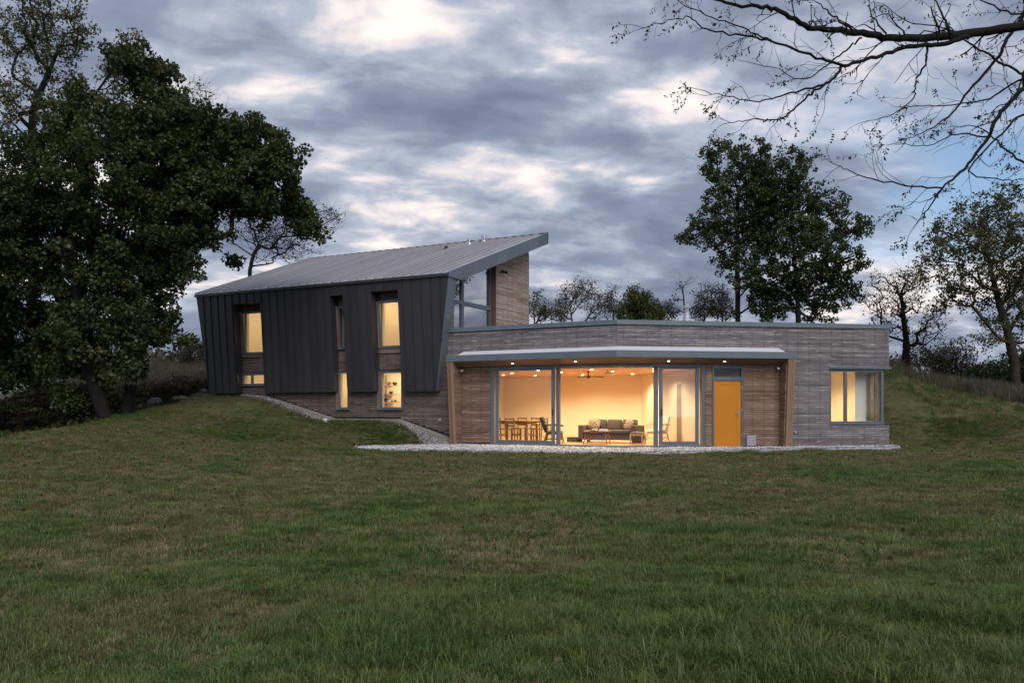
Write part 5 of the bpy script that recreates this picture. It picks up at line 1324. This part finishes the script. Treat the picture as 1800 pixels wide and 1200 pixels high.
solid = [foot_in_ for foot_in_ in ([xy(fL(18.2, .25, 0)), xy(fL(6.0, .25, 0)), xy(kp(.0, 0)), xy(fR(9.6, .05, 0)), xy(fR(9.6, -8, 0)), xy(fL(18.3, -7, 0))],
   [(p[0], p[1]) for p in bed_poly], [sl(15.4, .58), sl(14.2, .62), sl(12.6, .56), sl(11.4, .46), sl(11.2, .1), sl(16.2, .1)], [sl(8.0, .36), sl(7.3, .58), sl(6.4, .9), sl(6.1, .2), sl(8.0, .15)])]
def region(n, y0, y1, wfac, seed):
    r = np.random.default_rng(seed); Y = np.sqrt(r.uniform(y0 * y0, y1 * y1, n)); X = r.uniform(-1, 1, n) * (Y * wfac + 1.0)
    ok = np.ones(n, bool)
    for s in solid: ok &= ~inpoly(X, Y, s)
    return X[ok], Y[ok], r
XX, YY, KK, SS = [], [], [], []
for n, y0, y1, sd_ in ((26000, 3.2, 9, 1), (30000, 9, 17, 2), (46000, 17, 30, 3), (16000, 30, 42, 4)):
    X, Y, r = region(n, y0, y1, .64, sd_)
    ok = ~((X < -14.3) & (Y > 20)); X, Y = X[ok], Y[ok]
    nz = vnoise(X + 300, Y + 300, .45, 3); n2_ = vnoise(X + 500, Y + 200, 1.3, 4)
    lush = nz + .25 * (n2_ - .5) + .20 * np.clip((X * .9 - (Y - 9)) / 8, -1, 1) * (Y < 24) - .13 * np.clip((Y - 8) / 18, 0, 1) + .05 + .10 * np.clip((13 - Y) / 8, 0, 1)
    k = np.where(r.random(len(X)) < np.clip((lush - .38) * 5, .14, .90), 0, 3)
    long_ = (lush > .66) & (r.random(len(X)) < .35) | (r.random(len(X)) < .012); k = np.where(long_, 6, k)
    k = np.where(r.random(len(X)) < .035, 12, k)
    k = k + r.integers(0, 3, len(X)); s = r.uniform(.75, 1.35, len(X)) * np.where(Y > 22, .85, np.where(Y > 15, 1.0, np.where(Y > 9, 1.0, .85))) * (1 + .2 * np.clip(lush - .5, 0, .5))
    XX.append(X); YY.append(Y); KK.append(k); SS.append(s)
scatter('lawn_grass', 'patchy green and straw coloured lawn in front of the house', np.concatenate(XX), np.concatenate(YY), np.concatenate(KK), np.concatenate(SS), 1)
# fallen leaves
r = np.random.default_rng(31); nl = 2600; YL = np.sqrt(r.uniform(16, 900, nl)); XL = r.uniform(-1, 1, nl) * (YL * .64 + 1); kl = ~((XL < -14) & (YL > 20))
for s_p in solid: kl &= ~inpoly(XL, YL, s_p)
XL, YL = XL[kl], YL[kl]
fl_o = leaf_mesh('fallen_leaves', np.stack([XL, YL, height(XL, YL) + .045], 1), 1, .02, .085, 'leaf_dry', None, r); fl_o['kind'] = 'stuff'; fl_o['label'] = 'scattered dry brown leaves lying on the lawn'; fl_o['category'] = 'leaves'
# rough bank at the left, berm and meadow behind
r = np.random.default_rng(8); X1 = r.uniform(15, 42, 9000); Y1 = r.uniform(31, 60, 9000); ok = (Y1 > 33.2 + (X1 - 14) * .15)
X2 = r.uniform(-34, -6, 7000); Y2 = r.uniform(40, 66, 7000); ok2 = np.ones(7000, bool)
for i in range(0, len(pp) - 1, 2): ok2 &= ((X2 - pp[i][0]) ** 2 + (Y2 - pp[i][1]) ** 2) > 3.4
ok2 &= ~inpoly(X2, Y2, solid[0])
scatter('meadow_grass', 'tall faded grass on the rise behind the house', np.concatenate([X1[ok], X2[ok2]]), np.concatenate([Y1[ok], Y2[ok2]]), r.integers(9, 12, ok.sum() + ok2.sum()), r.uniform(.6, 1.3, ok.sum() + ok2.sum()), 2)
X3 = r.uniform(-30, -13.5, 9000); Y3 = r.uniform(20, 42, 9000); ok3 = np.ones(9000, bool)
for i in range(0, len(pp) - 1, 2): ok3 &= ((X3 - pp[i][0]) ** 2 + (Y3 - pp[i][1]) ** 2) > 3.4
X4 = r.uniform(12.5, 24, 2600); Y4 = r.uniform(28.6, 36, 2600); k4 = ~inpoly(X4, Y4, solid[0]) & (vnoise(X4 + 90, Y4 + 90, .8, 6) > .46)
scatter('berm_grass', 'rough weedy grass on the berm at the right end of the house', X4[k4], Y4[k4], np.where(r.random(k4.sum()) < .35, 6, 3) + r.integers(0, 3, k4.sum()), r.uniform(.9, 2.0, k4.sum()), 4)
X5 = r.normal(size=1500) * 1.9; Y5 = r.normal(size=1500) * .55; q5 = np.array([[c_ for c_ in fL(9.6 + a_, 1.2 + b_, 0)[:2]] for a_, b_ in zip(X5, Y5)]); k5 = np.ones(1500, bool)
for s5 in solid: k5 &= ~inpoly(q5[:, 0], q5[:, 1], s5)
scatter('slope_weeds', 'brownish weeds on the slope below the low windows of the metal wing', q5[k5, 0], q5[k5, 1], np.where(r.random(k5.sum()) < .3, 6, 3) + r.integers(0, 3, k5.sum()), r.uniform(.5, 1.1, k5.sum()), 5)
scatter('bank_grass', 'leaf litter with tree shade painted into its colour, and rough grass, in the hollow and bank under the left trees', X3[ok3], Y3[ok3], np.where(r.random(ok3.sum()) < .82, 15, 6) + r.integers(0, 3, ok3.sum()), r.uniform(1.0, 2.0, ok3.sum()), 3)

for o_ in bpy.data.objects:
    if '_o' in o_: del o_['_o']
